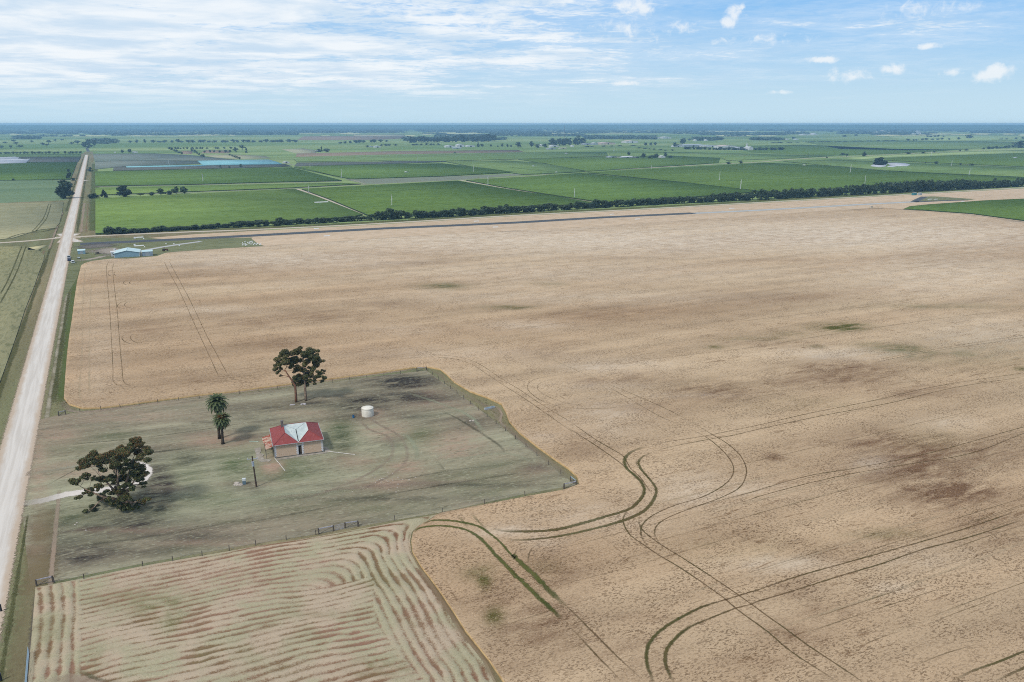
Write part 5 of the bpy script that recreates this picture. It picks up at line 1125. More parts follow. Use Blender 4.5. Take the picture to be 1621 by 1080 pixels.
# single trees one can point to
N1 = [
 (104,314,26,28,'dense','biggest round dark evergreen at the left side of the gravel road'),
 (110.5,283.5,12,15,'pine','dark pointed tree beside the farm track, left of the gravel road'),
 (116,286,8,5,'bush','small dark bush at the foot of the pointed tree left of the road'),
 (148,314,17,10,'bush','low dark bush nearest the gravel road in the tree line above the bright vineyard'),
 (165.5,313,13,12,'pine','small pointed tree right of the low bush above the bright vineyard'),
 (196.5,312,22,18,'dense','tallest dark tree in the line above the bright vineyard'),
 (222,311,12,5,'spread','low reddish bush right of the tallest tree above the bright vineyard'),
 (240,310,11,7,'bush','first bush of the dark clump above the bright vineyard'),
 (255,309.5,17,12,'round','widest tree of the dark clump above the bright vineyard'),
 (268,308.5,10,8,'bush','middle bush of the dark clump above the bright vineyard'),
 (279,307.5,13,13,'round','tall round tree in the dark clump above the bright vineyard'),
 (292,307,12,12,'round','last tree at the right end of the dark clump above the bright vineyard'),
 (143,271.5,9,8,'bush','olive bush on the right verge of the gravel road'),
 (21,286,5,4,'bush','small dark bush in the hedge line above the grey-green pasture'),
 (194,242.5,7,6,'round','left dark tree by the small white house near the road'),
 (206,242.5,7,7,'round','right dark tree touching the small white house near the road'),
 (373,241,9,9,'round','leafy tree at the left of the homestead garden behind the pale paddock'),
 (383.5,238,10,9,'spread','spreading crown rising highest in the far homestead garden'),
 (390,242,6,8,'pine','pointed tree at the right of the far homestead garden'),
 (381,265.5,6,7,'bush','single small tree on the grey vine rows below the blue netting'),
 (349,266,5,5,'bush','small bush on the grey vine rows left of the single tree'),
 (363,266.5,4,4,'bush','tiniest bush between the two others on the grey vine rows'),
 (505,241,11,6,'bush','left bush of the lone dark clump in the green fields'),
 (509,240,5,8,'pine','tall narrow tree of the lone dark clump in the green fields'),
 (517,241,13,7,'bush','right bush of the lone dark clump in the green fields'),
 (581.5,233.5,6,4,'bush','round bush left of the white shed beyond the brown strip'),
 (720,243,5,2.5,'bush','tiny bush on the brown strip'),
 (757,233,6,8,'pine','dark pointed tree right of the long white sheds'),(763,233,7,6,'round','rounder tree beside the pointed one by the long white sheds'),
 (777,232.5,5,4,'round','small round tree between the white sheds and the farm village'),(788,233,4,3,'bush','small bush between the white sheds and the farm village'),(795,233,7,6,'round','dark tree at the left end of the farm village trees'),
 (803,233,6,5,'round','second tree from the left of the farm village'),(809,233,5,4,'bush','low bush third from the left of the farm village'),(821.5,234,11,10,'round','wide dark tree at the left of the farm village'),(841,233,10,10,'round','tall leafy tree above the village houses'),
 (851,234,11,7,'bush','low tree in front of the village houses'),(863,234,9,7,'round','tree right behind the village house'),
 (995,246.5,7,7,'round','tree standing behind the grey farm sheds in the vineyards'),(1018,251,12,9,'round','leftmost tree of the clump at the vineyard farm'),(1029,251.5,9,6,'bush','low bush in the clump at the vineyard farm'),(1038,251,15,8,'round','widest tree of the clump at the vineyard farm'),(1053,249,8,9,'round','tall tree behind the white shed of the vineyard farm'),(1061,250.5,10,5,'bush','low bush at the right end of the vineyard farm'),
 (1064.5,239,5,3,'bush','lone dark bush in the vineyard left of the winery'),
 (1022,230.5,6,5,'dense','left block of dark trees in the field beyond the sheds'),(1030,230.5,6,5,'dense','middle block of dark trees in the field beyond the sheds'),(1037,230,6,5,'dense','right block of dark trees in the field beyond the sheds'),
 (1153,260,10,4.5,'bush','left dark bush on the country road through the vineyards'),(1172.5,259,8,5,'bush','right dark bush on the country road through the vineyards'),
 (1309,250.5,4,3,'bush','small dark bush on the country road'),(1333,247.5,9,6,'spread','spreading tree left of the other on the country road'),(1340,249,7,6,'spread','darker spreading tree at the edge of the country road'),(1368,247.5,9,8,'pine','pointed clump on the country road right of the spreading pair'),
 (1393,262.5,22,13,'dense','big domed dark tree standing in the white netting'),
 (1438,244,10,4,'bush','low bush on the far country road'),(1461,243,8,3,'bush','flat bush on the far country road'),(1478.5,241.5,5,3,'bush','tiny bush on the far country road'),(1519.5,239.5,4,3,'bush','small bush on the far road before the last one'),(1530,238.5,8,3,'bush','long low bush on the far road'),
 (1465,258.5,3,2.5,'bush','tiniest bush on the right vineyard track'),(1482,259.5,9,4.5,'bush','brown-green bush on the right vineyard track'),(1520.5,261.5,5,4,'bush','dark small bush on the right vineyard track'),(1538,262.5,8,4,'bush','last bush on the right vineyard track'),
 (1612,234,24,11,'dense','big dark tree mass at the right edge beyond the fields'),(1534,219,13,6,'dense','dark round tree clump in the pale far field at right'),(1517,221,7,4,'round','smaller tree left of the dark clump in the pale far field'),
 (1256,220.5,7,4,'dense','lone dark tree beside white farmhouses in the far field'),(1337,217,8,3,'dense','left lone tree in the far right field'),(1355,215.5,6,3,'dense','right lone tree in the far right field'),
 (133,234,10,10,'round','left of the three tall trees where the gravel road ends'),(141,234.5,13,14,'dense','biggest tree where the gravel road meets the woods'),(149,231,10,10,'round','right of the three tall trees where the gravel road ends'),
 (1068,233,12,8,'round','left tree at the entrance of the winery'),(1080,229,12,10,'round','taller tree behind the winery entrance'),
]
for px, py, w, h, kd, lab in N1: tree(px, py, w, h, kd, lab, far=False if (w > 11 and py > 236) else None)
def row(x0, y0, x1, y1, n, w, h, kind, label, group, jit=.3, skip=0):
    for i in range(n):
        if trg.random() < skip: continue
        t = (i+trg.uniform(-jit, jit))/max(1, n-1); tree(x0+(x1-x0)*t, y0+(y1-y0)*t+trg.uniform(-.3, .3)*jit, w*trg.uniform(.75, 1.25), h*trg.uniform(.7, 1.2), kind, label, group)
row(2,243.6,127,243.2,22,6.5,4,'bush','dark bush in the tree row along the far left field','tree row along the far left field',skip=.08)
for x, y, w, h in ((3,236,11,6),(17,236,7,6),(32,234.5,10,5),(26,229.5,8,5),(22,226,8,5),(8,228,7,4),(77,228,8,7),(88,224.5,7,4.5),(68,231.5,9,6),(75,232,7,4.5),(114,229.5,8,5),(123,229,10,7),(50,226,6,4),(98,223,7,3)):
    tree(x, y, w, h, 'spread', 'old tree scattered in the far left pasture', 'scattered trees of the far left pasture')
row(269,236.5,287,244,6,6,4.5,'bush','bush in the slanting hedge left of the brown paddock','slanting hedge left of the brown paddock')
row(272,236,366,235.5,20,5.5,3.2,'bush','bush in the long hedge behind the brown paddock','long hedge behind the brown paddock',skip=.1)
row(305,240,322,249.5,6,5,5,'bush','tree in the slanting row between the brown and pale paddocks','slanting row between the paddocks')
row(324,242,364,242,6,5,5,'round','small tree in the orchard row on the brown paddock','orchard row on the brown paddock',.1)
row(364,246.5,379,252.5,6,5,4,'bush','bush in the short hedge above the blue netting','short hedge above the blue netting')
row(245,226,465,225.5,26,10,5,'round','tree in the long belt beyond the green fields','long tree belt beyond the green fields')
row(206,226.5,240,226,4,8,6,'round','single round tree left of the long belt','round trees left of the long belt',.1)
row(537,228,610,225,10,9,5,'round','tree in the belt in front of the tan field','belt in front of the tan field')
row(604,231,695,229.5,14,7,3,'bush','low tree of the thin row left of the white sheds','thin row left of the white sheds',skip=.15)
row(650,226,780,224,16,14,11,'dense','tree of the dark wood behind the white sheds','dark wood behind the white sheds')
row(872,231,922,229,9,12,12,'dense','tree of the dark wood behind the farm village','dark wood behind the farm village')
row(1012,235,1054,238.5,6,9,2,'bush','clipped bush in the dark hedge across the vineyards','dark hedge across the vineyards')
row(925,233,1000,231,6,10,2,'bush','low bush of the hedge in front of the far sheds','hedge in front of the far sheds')
row(1084,236.5,1186,238,17,9,5,'bush','dark tree screening the winery buildings','trees screening the winery')
row(1196,238,1239,238,8,9,5,'bush','dark tree in the plantation right of the winery','plantation right of the winery')
row(1192,222,1235,222.5,6,10,4,'bush','tree of the square plantation in the far fields','square plantation in the far fields')
row(1225,226.5,1415,223,16,12,1.5,'bush','low bush in the thin hedge of the far right fields','thin hedge of the far right fields',skip=.1)
row(1437,223,1500,221.5,9,7,3.5,'round','tree of the broken row in the far right field','broken row in the far right field')
row(1468,217.5,1492,217,5,6,3,'round','small tree of the upper row in the far right field','upper row in the far right field')
row(1558,236.5,1598,234.5,7,9,4.5,'bush','bush of the dark row running to the right edge','dark row at the right edge')
row(1583,221,1640,219,6,8,2.5,'bush','small bush of the row below the horizon at right','row below the horizon at right')
row(1085,223,1140,222.5,9,8,5,'round','tree of the row behind the winery','row behind the winery')
for r in PR.values():
    for ch in list(r.children): bpy.data.objects.remove(ch)
    bpy.data.objects.remove(r)

# ---- far woodland, one mass
def far_woods():
    rs = np.random.default_rng(5); V = []; F = []; T = []
    X = rs.uniform(-350, 1970, 15000); Yp = rs.uniform(199.2, 216.5, 15000)
    P = GA(np.column_stack([X, Yp])); nz = vnoise(P, 1/900, 31)*.6+vnoise(P, 1/260, 32)*.5
    keep = (Yp < 205.5) | (nz > np.interp(Yp, [205, 208, 211.5, 214, 216.5], [-.35, -.02, .22, .5, .75]))
    # open farmland on the right comes further back
    keep &= ~((X > 1270) & (Yp > 211) & (nz < .55)); keep &= ~((X > 960) & (Yp > 213) & (nz < .6)); keep &= ~((X > 470) & (X < 640) & (Yp > 211))
    P = P[keep]; Yp = Yp[keep]
    for x0, x1, y0, y1, m in ((22,62,217,220.5,60),(145,182,222,228,90),(60,130,207,211,120),(0,240,209,213,160),(180,240,211,215,60),(300,470,211,214,120),(640,700,219,223,110),(690,775,214,223.5,240),(775,870,210,216,160),(926,1036,216.5,221,200),(1112,1188,210.5,214.5,110),(1206,1242,211,214.5,60),
                               (1098,1142,219,223,70),(1190,1238,220,222.5,60),(880,1120,207,209.5,110),(1240,1621,206,208.5,140),(1330,1420,210,212.5,80),(400,640,207.5,211,200),(860,925,213,216,60),(1540,1621,209,211.5,60),(760,800,220,222,20),(1380,1470,213.2,214.2,30)):
        Q = np.column_stack([rs.uniform(x0, x1, m), rs.uniform(y0, y1, m)]); P = np.vstack([P, GA(Q)]); Yp = np.append(Yp, Q[:, 1])
    n = len(P); blobs = np.zeros((n, 6))
    wd = np.interp(Yp, [199, 206, 216], [90, 45, 20])*rs.uniform(.6, 1.4, n); ht = np.interp(Yp, [199, 207, 216], [6.5, 6.0, 5.5])*rs.uniform(.6, 1.3, n)
    blobs[:, 0] = P[:, 0]; blobs[:, 1] = P[:, 1]; blobs[:, 2] = ht*.8; blobs[:, 3] = wd; blobs[:, 4] = wd; blobs[:, 5] = ht
    m = 16; d_ = rs.normal(size=(n*m, 3)); d_ /= np.linalg.norm(d_, axis=1)[:, None]; d_ *= (rs.random(n*m)**.5)[:, None]
    C0 = blobs[:, :3].repeat(m, 0)+d_*blobs[:, 3:].repeat(m, 0); C0[:, 2] = np.maximum(C0[:, 2], .6)
    sz = (wd*.33).repeat(m)[:, None]; sh = (ht*.42).repeat(m)
    a = rs.normal(size=(n*m, 3)); a[:, 2] = 0; a /= np.linalg.norm(a, axis=1)[:, None]
    b = np.cross(a, [0, 0, 1.0])*sz*.5; b[:, 2] += sh*rs.uniform(.5, 1.5, n*m); a = a*sz
    V = np.stack([C0-a*.8-b, C0+a*.6-b*.8, C0+a+b*.6, C0-a*.5+b], 1).reshape(-1, 3); V[:, 2] = np.maximum(V[:, 2], 0)
    tv = np.clip(rs.normal(.4, .25, n*m)+rs.uniform(-.25, .25, n).repeat(m), 0, 1); T = np.column_stack([tv, 0*tv, 0*tv, 0*tv+1]).repeat(4, 0)
    o_ = bpy.data.objects.new('far_woodland', np_mesh('far_woodland', V, np.arange(len(V)).reshape(-1, 4), [L_FAR], attrs={'tint': T})); link(o_)
    o_['kind'] = 'stuff'; o_['label'] = 'far woodland fading blue below the horizon'; o_['category'] = 'woodland'
far_woods()
# pale clearings in the far woods
PG = plain('far_pale_clearing', C(214,208,150), C(182,192,136), .004, 1)
rg = random.Random(9)
for i in range(80):
    x = rg.uniform(-100, 1300); y = rg.uniform(208, 215.5); w = rg.uniform(8, 34); h = rg.uniform(.5, 1.2)
    if i > 66: x = rg.uniform(1400, 1700); y = rg.uniform(212, 215)
    sheet('far_clearing', [(x-w,y),(x-w*.5,y-h),(x+w*.7,y-h*.8),(x+w,y+.1),(x+w*.3,y+h),(x-w*.6,y+h*.8)], PG, .3+i*.02)
# hills that close the view
az = np.radians(np.linspace(-78, 78, 260)); top = 62+8*np.interp(np.arange(260), np.arange(0, 261, 20), RNG.uniform(-1, .9, 14))+RNG.uniform(-1.6, 1.6, 260)
V = []
for r_, hf in ((11500, -.02), (12600, .25), (13800, .7), (14900, 1.0), (15400, .9)):
    for a_, h_ in zip(az, top): V.append((math.sin(a_)*r_, math.cos(a_)*r_, h_*hf*(1 if hf > .9 else 1)+(RNG.uniform(-2, 2) if 0 < hf < .9 else 0)))
V = np.array(V); lim = 15700; V[:, 0] = np.clip(V[:, 0], -lim, lim)
F = np.array([(j*260+i, j*260+i+1, (j+1)*260+i+1, (j+1)*260+i) for j in range(4) for i in range(259)])[:, ::-1]
hm_, t = material('wooded_hills'); pos = t.new('ShaderNodeNewGeometry').outputs['Position']
c = t.mix(t.map(t.noise(pos, .0012, 5, .6), .4, .62), C(58,84,58), C(96,122,86)); c = t.mix(t.map(t.noise(pos, .006, 4, .7), .58, .7, 0, .5), c, C(160,166,124)); finish(t, c, 1, spec=0)
o_ = bpy.data.objects.new('hills', np_mesh('hills', V, F, [hm_])); link(o_); struct(o_)

# ---- farm buildings
WHT = plain('white_sheet_metal', C(226,228,230), C(206,210,214), .3, .6); GRY = plain('grey_sheet_metal', C(176,186,194), C(160,170,178), .3, .6); DRK = plain('shed_opening', C(50,54,58), None, 1, 1)
CRM = plain('cream_wall', C(214,204,188), C(196,186,170), .3, .8); PNK = plain('pinkish_roof', C(214,196,190), C(198,180,172), .3, .8)
def shed(px, py, wpx, hpx, dep, name, label, wall=WHT, roof=WHT, cat='shed', rz=None, door=True, group=None, pitch=.35, wm=None):
    P = G(px, py); w = wpx*S(px, py) if wm is None else wm; h = HT(px, py, py-hpx); eh = max(h*.72, h-w*pitch*.5); rz = A_X if rz is None else rz
    root = empty(name, P, rz, label, cat, group)
    k = MB(); k.box(-w/2, w/2, 0, dep, -.2, eh); k.add([(-w/2,0,eh),(w/2,0,eh),(0,0,h*.98),(-w/2,dep,eh),(w/2,dep,eh),(0,dep,h*.98)], [(0,1,2),(5,4,3)]) if dep > w*.6 else k.add([(-w/2,0,eh),(-w/2,dep,eh),(-w/2,dep/2,h*.98),(w/2,0,eh),(w/2,dep,eh),(w/2,dep/2,h*.98)], [(2,1,0),(3,4,5)])
    k.obj('wall', wall, root)
    k = MB(); e = .3
    if dep > w*.6: k.add([(-w/2-e,-e,eh-.05),(0,-e,h),(0,dep+e,h),(-w/2-e,dep+e,eh-.05),(w/2+e,-e,eh-.05),(w/2+e,dep+e,eh-.05)], [(0,1,2,3),(1,4,5,2)])
    else: k.add([(-w/2-e,-e,eh-.05),(w/2+e,-e,eh-.05),(w/2+e,dep/2,h),(-w/2-e,dep/2,h),(-w/2-e,dep+e,eh-.05),(w/2+e,dep+e,eh-.05)], [(0,1,2,3),(3,2,5,4)])
    k.obj('roof', roof, root)
    if door: k = MB(); dw = min(w*.3, 6); k.box(-dw/2, dw/2, -.06, 0.0-.01, 0, eh*.8); k.obj('door', DRK, root)
    return root
FB = [(213.5,242.3,8,2.4,14,'farmhouse','small white-roofed house between dark trees near the road',WHT,WHT,'house'),(182,242.2,3,2,8,'farm_shed','tiny white shed alone left of the small white house',WHT,WHT,'shed'),
 (453.5,258.8,10,3.2,8,'packing_shed','white shed at the corner of the blue netting',WHT,WHT,'shed'),(502.5,239.5,4,2.2,8,'farm_shed','white shed left of the lone dark clump',WHT,WHT,'shed'),
 (598,233.8,10,3,16,'farm_shed','white shed beyond the brown strip with trees behind',WHT,WHT,'shed'),(588,233.2,6,2,12,'farm_shed','low grey shed left of the white shed beyond the brown strip',GRY,GRY,'shed'),
 (713,233.6,15,3.6,20,'farm_shed','leftmost of the long white sheds by the dark wood',WHT,WHT,'shed'),(729.5,233,12,5,20,'farm_shed','tallest of the long white sheds by the dark wood',WHT,WHT,'shed'),(745.5,233,14,3.2,20,'farm_shed','right one of the long white sheds by the dark wood',WHT,WHT,'shed'),(724,235.5,14,2,12,'farm_shed','low grey shed in front of the long white sheds',GRY,GRY,'shed'),
 (857.5,232,5,3.4,14,'farmhouse','small white house at the left of the farm village',WHT,WHT,'house'),(878.5,233.2,13,3.6,20,'farmhouse','white house in the middle of the farm village',WHT,WHT,'house'),(874,236.8,13,2.6,18,'farm_shed','long pale shed in front of the farm village',GRY,WHT,'shed'),(892,235.6,12,1.6,14,'farm_shed','low cream shed right of the long pale one',CRM,CRM,'shed'),
 (907,232.5,4,2.4,12,'farm_shed','small white shed right of the farm village',WHT,WHT,'shed'),(930,229.6,13,3,24,'farm_shed','grey shed left of the big far sheds',GRY,GRY,'shed'),(943,229.5,9,3.6,24,'farm_shed','grey gabled shed among the big far sheds',GRY,WHT,'shed'),
 (963,229,26,3.8,40,'farm_shed','long pale pink roofed shed among the big far sheds',PNK,PNK,'shed'),(1001,226.5,22,4,40,'farm_shed','big pale shed at the right of the far sheds',WHT,PNK,'shed'),(1040,219.5,13,2.6,40,'farm_shed','white shed in the far fields before the woods',WHT,CRM,'shed'),(1056,219.5,16,3,40,'farm_shed','larger white shed in the far fields before the woods',WHT,WHT,'shed'),
 (970.5,250.3,15,3,14,'farm_shed','left grey shed of the vineyard farm',GRY,GRY,'shed'),(980.5,250.3,4,1.6,6,'farm_shed','small cream shed between the grey vineyard sheds',CRM,CRM,'shed'),(993.5,250.6,20,3.2,14,'farm_shed','long grey shed of the vineyard farm',GRY,WHT,'shed'),(1008.5,250.9,7,2.4,12,'farm_shed','dark open shed of the vineyard farm',DRK,GRY,'shed'),(1050,250.5,8,4,12,'farm_shed','white gabled shed among the vineyard farm trees',WHT,WHT,'shed'),
 (1074,233,13,3,24,'winery_building','low white building at the left end of the winery',WHT,WHT,'winery'),(1098,232.5,38,4,40,'winery_building','long grey-roofed winery building on the left',GRY,GRY,'winery'),(1128,233,26,3.4,40,'winery_building','middle winery building with pale roof',WHT,GRY,'winery'),(1154,235,30,5,40,'winery_building','large winery building with pink and white roof',WHT,PNK,'winery'),(1178,237.4,24,4.6,30,'winery_building','grey winery building near the tower',GRY,GRY,'winery'),(1189,238.2,8,6,24,'winery_building','white end building right of the winery tower',WHT,WHT,'winery'),
 (1101.5,223.8,3,3,14,'farmhouse','small white house behind the winery, left one',WHT,WHT,'house'),(1118.5,223.3,4,2.4,14,'farmhouse','small white house behind the winery, right one',WHT,WHT,'house'),
 (1247,221.4,5,1.8,20,'farmhouse','white farmhouse left of the lone dark far tree',WHT,GRY,'house'),(1262,221.4,5,1.8,20,'farmhouse','white farmhouse right of the lone dark far tree',WHT,GRY,'house'),(1276,214.4,14,2.2,40,'farm_shed','wide white shed below the right horizon',WHT,WHT,'shed'),(1291,214.2,8,3,40,'farm_shed','taller white shed below the right horizon',WHT,WHT,'shed'),
 (644.5,274.2,7,2.5,5,'farm_shed','small grey-white shed alone in the vine rows',GRY,WHT,'shed'),(1275,263,5,2,5,'farm_shed','small white hut in the right vineyard',WHT,WHT,'hut'),(845.5,264.2,4.5,2,4,'farm_shed','small pale hut in the middle vineyard',WHT,GRY,'hut'),(897.5,244,4,1.8,6,'farm_shed','tiny pale hut in the upper vineyard',WHT,GRY,'hut'),(882,274,3.6,2,4,'farm_shed','small white hut at the vineyard crossroads',WHT,WHT,'hut'),(1609,251,4,2,6,'farm_shed','pale hut in the far right vineyard',WHT,GRY,'hut')]
for px, py, w, h, dp, nm, lab, wl, rf, ct in FB: shed(px, py, w, h, dp, nm, lab, wl, rf, ct, door=w > 9)
rg = random.Random(4)
for i in range(15):
    shed(rg.uniform(1385, 1465), rg.uniform(208.5, 213.5), rg.uniform(2, 5), rg.uniform(1, 2.2), 40, 'town_building', 'tiny white building of the town under the right horizon', WHT, WHT, 'building', door=False, group='buildings of the far town')
for i in range(9):
    shed(rg.uniform(40, 110), rg.uniform(200.6, 202.6), rg.uniform(2, 4), .9, 40, 'town_building', 'tiny white building on the wooded rise at the left horizon', WHT, PNK, 'building', door=False, group='buildings on the left rise')
# tower of the winery, radio mast
b = G(1182, 236); h = HT(1182, 236, 228); rt = empty('water_tower', b, 0, 'white cylindrical tower rising over the winery', 'tower'); k = MB(); k.cyl(0,0,0,h,2.6,14); k.obj('tower', WHT, rt); k = MB(); k.tube([(0,0,h),(0,0,h+.6),(0,0,h+1.2)],[3.0,3.0,.4],14); k.obj('cap', WHT, rt)
b = G(893, 221); h = HT(893, 221, 199.3); rt = empty('radio_mast', b, 0, 'thin grey radio mast reaching the horizon behind the farm village', 'mast')
k = MB(); r_ = 1.5
for a in range(3): k.tube([(r_*math.cos(a*2.094), r_*math.sin(a*2.094), 0), (r_*math.cos(a*2.094)*.6, r_*math.sin(a*2.094)*.6, h)], .26, 4)
for i in range(int(h/3)):
    f0, f1 = 1-.4*i*3/h, 1-.4*(i+1)*3/h
    for a in range(3): k.tube([(r_*f0*math.cos(a*2.094), r_*f0*math.sin(a*2.094), i*3), (r_*f1*math.cos((a+1)*2.094), r_*f1*math.sin((a+1)*2.094), i*3+3)], .15, 3)
k.obj('lattice', plain('mast_steel', C(110,100,104), C(140,90,86)), rt); k = MB()
for hz in (h*.5, h*.92): k.tube([(-1.4,0,hz),(1.4,0,hz)], .7, 8)
k.obj('antenna', GRY, rt)

# ---- frost fans of the vineyards
FANM = plain('fan_steel', C(222,228,228), C(206,212,214), 1, .5)
def fan_proto():
    rt = empty('frost_fan', (0,0,0), 0, 'x', 'frost fan', 'frost fans of the vineyards')
    k = MB(); k.tube([(0,0,0),(0,0,5),(0,0,10)], [.38,.32,.26], 10); k.obj('tower', FANM, rt)
    k = MB(); k.box(-.7,.7,-1.7,-.4,0,1.5); k.obj('engine_box', GRY, rt)
    k = MB(); k.tube([(-.5,0,10.0),(.9,0,10.25)], [.35,.28], 8); hb = k.obj('gearbox', FANM, rt)
    for s_ in (-1, 1):
        k = MB(); k.add([(.85,-.12*s_,10.2),(.95,.12,10.2),(1.0,.30,10.2+s_*2.9),(.92,-.02,10.2+s_*2.95),(.80,-.2,10.2+s_*1.2)], [(0,1,2,3,4)]); bl = k.obj('blade', FANM, rt); m_ = bl.modifiers.new('s', 'SOLIDIFY'); m_.thickness = .07
    return rt
fp = fan_proto()
FANS = [(620.5,327,16,'nearest white frost fan, just above the hedgerow in the dark vineyard'),(541,281.5,11,'white frost fan beside the pale track at the grey strip'),(489,305,8,'white frost fan at the top corner of the bright vineyard'),(909,314,13,'white frost fan in the middle of the bright central block near the hedgerow'),
 (1139,286.5,12.5,'white frost fan on the dark row line, left of the pair near centre right'),(1172,301,14,'white frost fan just above the hedgerow, right of the pair near centre right'),(1346,274,11,'white frost fan in the right vineyard, upper of two'),(1369,292,12,'white frost fan in the right vineyard, lower of two'),
 (1506,263.5,8,'faint frost fan beside the right vineyard track'),(1534,278,9,'frost fan below the right vineyard track'),(772.5,293.5,13,'frost fan standing on the pale vineyard track in the middle'),(750,273,10,'frost fan in the light vine block above the grey strip'),(660.5,256,8,'far frost fan on the grey soil rows'),
 (491,269,8,'frost fan at the left of the light vine block'),(321.5,288.5,13,'frost fan in the green block left of centre'),(268,263.5,8,'frost fan at the edge of the blue netting strip'),(294.5,270,4,'short frost fan on the edge of the grey rows'),(1031,269.5,7,'frost fan below the vineyard farm'),(1474,247,7,'far frost fan in the pale field at right'),(972,239,7,'faint frost fan above the vineyard farm sheds')]
for i, (px, py, hp2, lab) in enumerate(FANS):
    h = HT(px, py, py-hp2); s_ = max(.7, min(1.15, h/10.6)); L_ = G(px, py); rz = trg.uniform(-.7, .7)-PI/2
    r = fp if i == 0 else copy_thing(fp, L_, rz, s_)
    r.location = L_; r.rotation_euler = (0, 0, rz); r.scale = (s_, s_, s_); r['label'] = lab

# ---- hangar, sheds and vehicles at the airfield
HAW = corrugated('hangar_wall', C(146,180,198), C(132,166,186), None, (.5,.6), .5, 0, .6); HAR = corrugated('hangar_roof', C(200,226,232), C(188,216,224), None, (.5,.6), .5, 1, .5)
def hangar():
    c = G(201.5, 407.3); w = 14.4; dep = 13.5; eh, h = 2.75, 4.2; root = empty('hangar', c, A_X-.06, 'pale blue gabled aircraft hangar beside the runway', 'hangar')
    k = MB(); k.box(-w/2,w/2,0,dep,-.2,eh); k.add([(-w/2,0,eh),(w/2,0,eh),(0,0,h-.02),(-w/2,dep,eh),(w/2,dep,eh),(0,dep,h-.02)], [(0,1,2),(5,4,3)]); k.obj('wall', HAW, root)
    k = MB(); e = .35; k.add([(-w/2-e,-e,eh-.08),(0,-e,h+.02),(0,dep+e,h+.02),(-w/2-e,dep+e,eh-.08),(w/2+e,-e,eh-.08),(w/2+e,dep+e,eh-.08)], [(0,1,2,3),(1,4,5,2)]); ro = k.obj('roof', HAR, root); m_ = ro.modifiers.new('s','SOLIDIFY'); m_.thickness = .08
    k = MB(); k.tube([(0,-e,h+.05),(0,dep+e,h+.05)], .14, 6); k.obj('ridge_cap', HAR, ro)
    k = MB(); k.box(-w/2-.04,-w/2+.25,-.04,.05,0,eh); k.box(w/2-.25,w/2+.04,-.04,.05,0,eh); k.obj('corner_trim', WHT, root)
    k = MB(); k.box(-w/2+1.5,w/2-1.5,dep+.01,dep+.1,0,2.5); k.obj('hangar_door', GRY, root)
hangar()
def smallshed(px, py, w, dep, h, name, label, wall, roof, cat, win=True, flat=False):
    c = G(px, py); root = empty(name, c, A_X, label, cat); k = MB(); k.box(-w/2,w/2,0,dep,-.1,h*.85); k.obj('wall', wall, root)
    k = MB(); e = .18
    if flat: k.add([(-w/2-e,-e,h*.86),(w/2+e,-e,h*.86),(w/2+e,dep+e,h),(-w/2-e,dep+e,h)], [(0,1,2,3)])
    else: k.add([(-w/2-e,-e,h*.83),(w/2+e,-e,h*.83),(w/2+e,dep/2,h*1.05),(-w/2-e,dep/2,h*1.05),(-w/2-e,dep+e,h*.83),(w/2+e,dep+e,h*.83)], [(0,1,2,3),(3,2,5,4)])
    ro = k.obj('roof', roof, root); m_ = ro.modifiers.new('s','SOLIDIFY'); m_.thickness = .07
    if win: k = MB(); k.box(-.4,.4,-.05,-.01,h*.35,h*.65); k.obj('window', DRK, root)
    else: k = MB(); k.box(-w*.2,w*.2,-.05,-.01,0,h*.7); k.obj('door', GRY, root)
smallshed(234, 405.6, 6.0, 5.5, 3.4, 'storage_shed', 'grey-blue shed attached right of the pale blue hangar', corrugated('shed_wall', C(156,172,188), C(140,158,176)), HAR, 'shed', False)
smallshed(180, 406.3, 2.7, 4.5, 3.2, 'site_office', 'small white cabin with dark window left of the hangar', WHT, WHT, 'cabin')
smallshed(129.3, 402.6, 4.2, 4.2, 2.7, 'storage_shed', 'small blue-grey shed beside the apron near the gravel road', HAW, HAR, 'shed', False, True)
c = G(223.5, 405.6); k = MB(); k.cyl(0,0,0,1.9,.75,18); o_ = k.obj('water_tank', CRM, None, False, c); tag(o_, 'small cream tank between the hangar and the attached shed', 'water tank'); k = MB(); k.tube([(0,0,1.9),(0,0,2.0),(0,0,2.2)], [.8,.78,.2], 18); k.obj('lid', CRM, o_)
c = G(182, 398); k = MB(); k.cyl(0,0,0,1.6,.7,16); o_ = k.obj('fuel_drum', WHT, None, False, c); tag(o_, 'white drum behind the small white cabin', 'drum'); k = MB(); k.cyl(0,0,1.6,1.7,.5,16); k.obj('lid', WHT, o_)
GLS = plain('car_glass', (.02,.03,.04,1), None, 1, .15, 0, .5); TYR = plain('tyre', (.02,.02,.02,1), None, 1, .9)
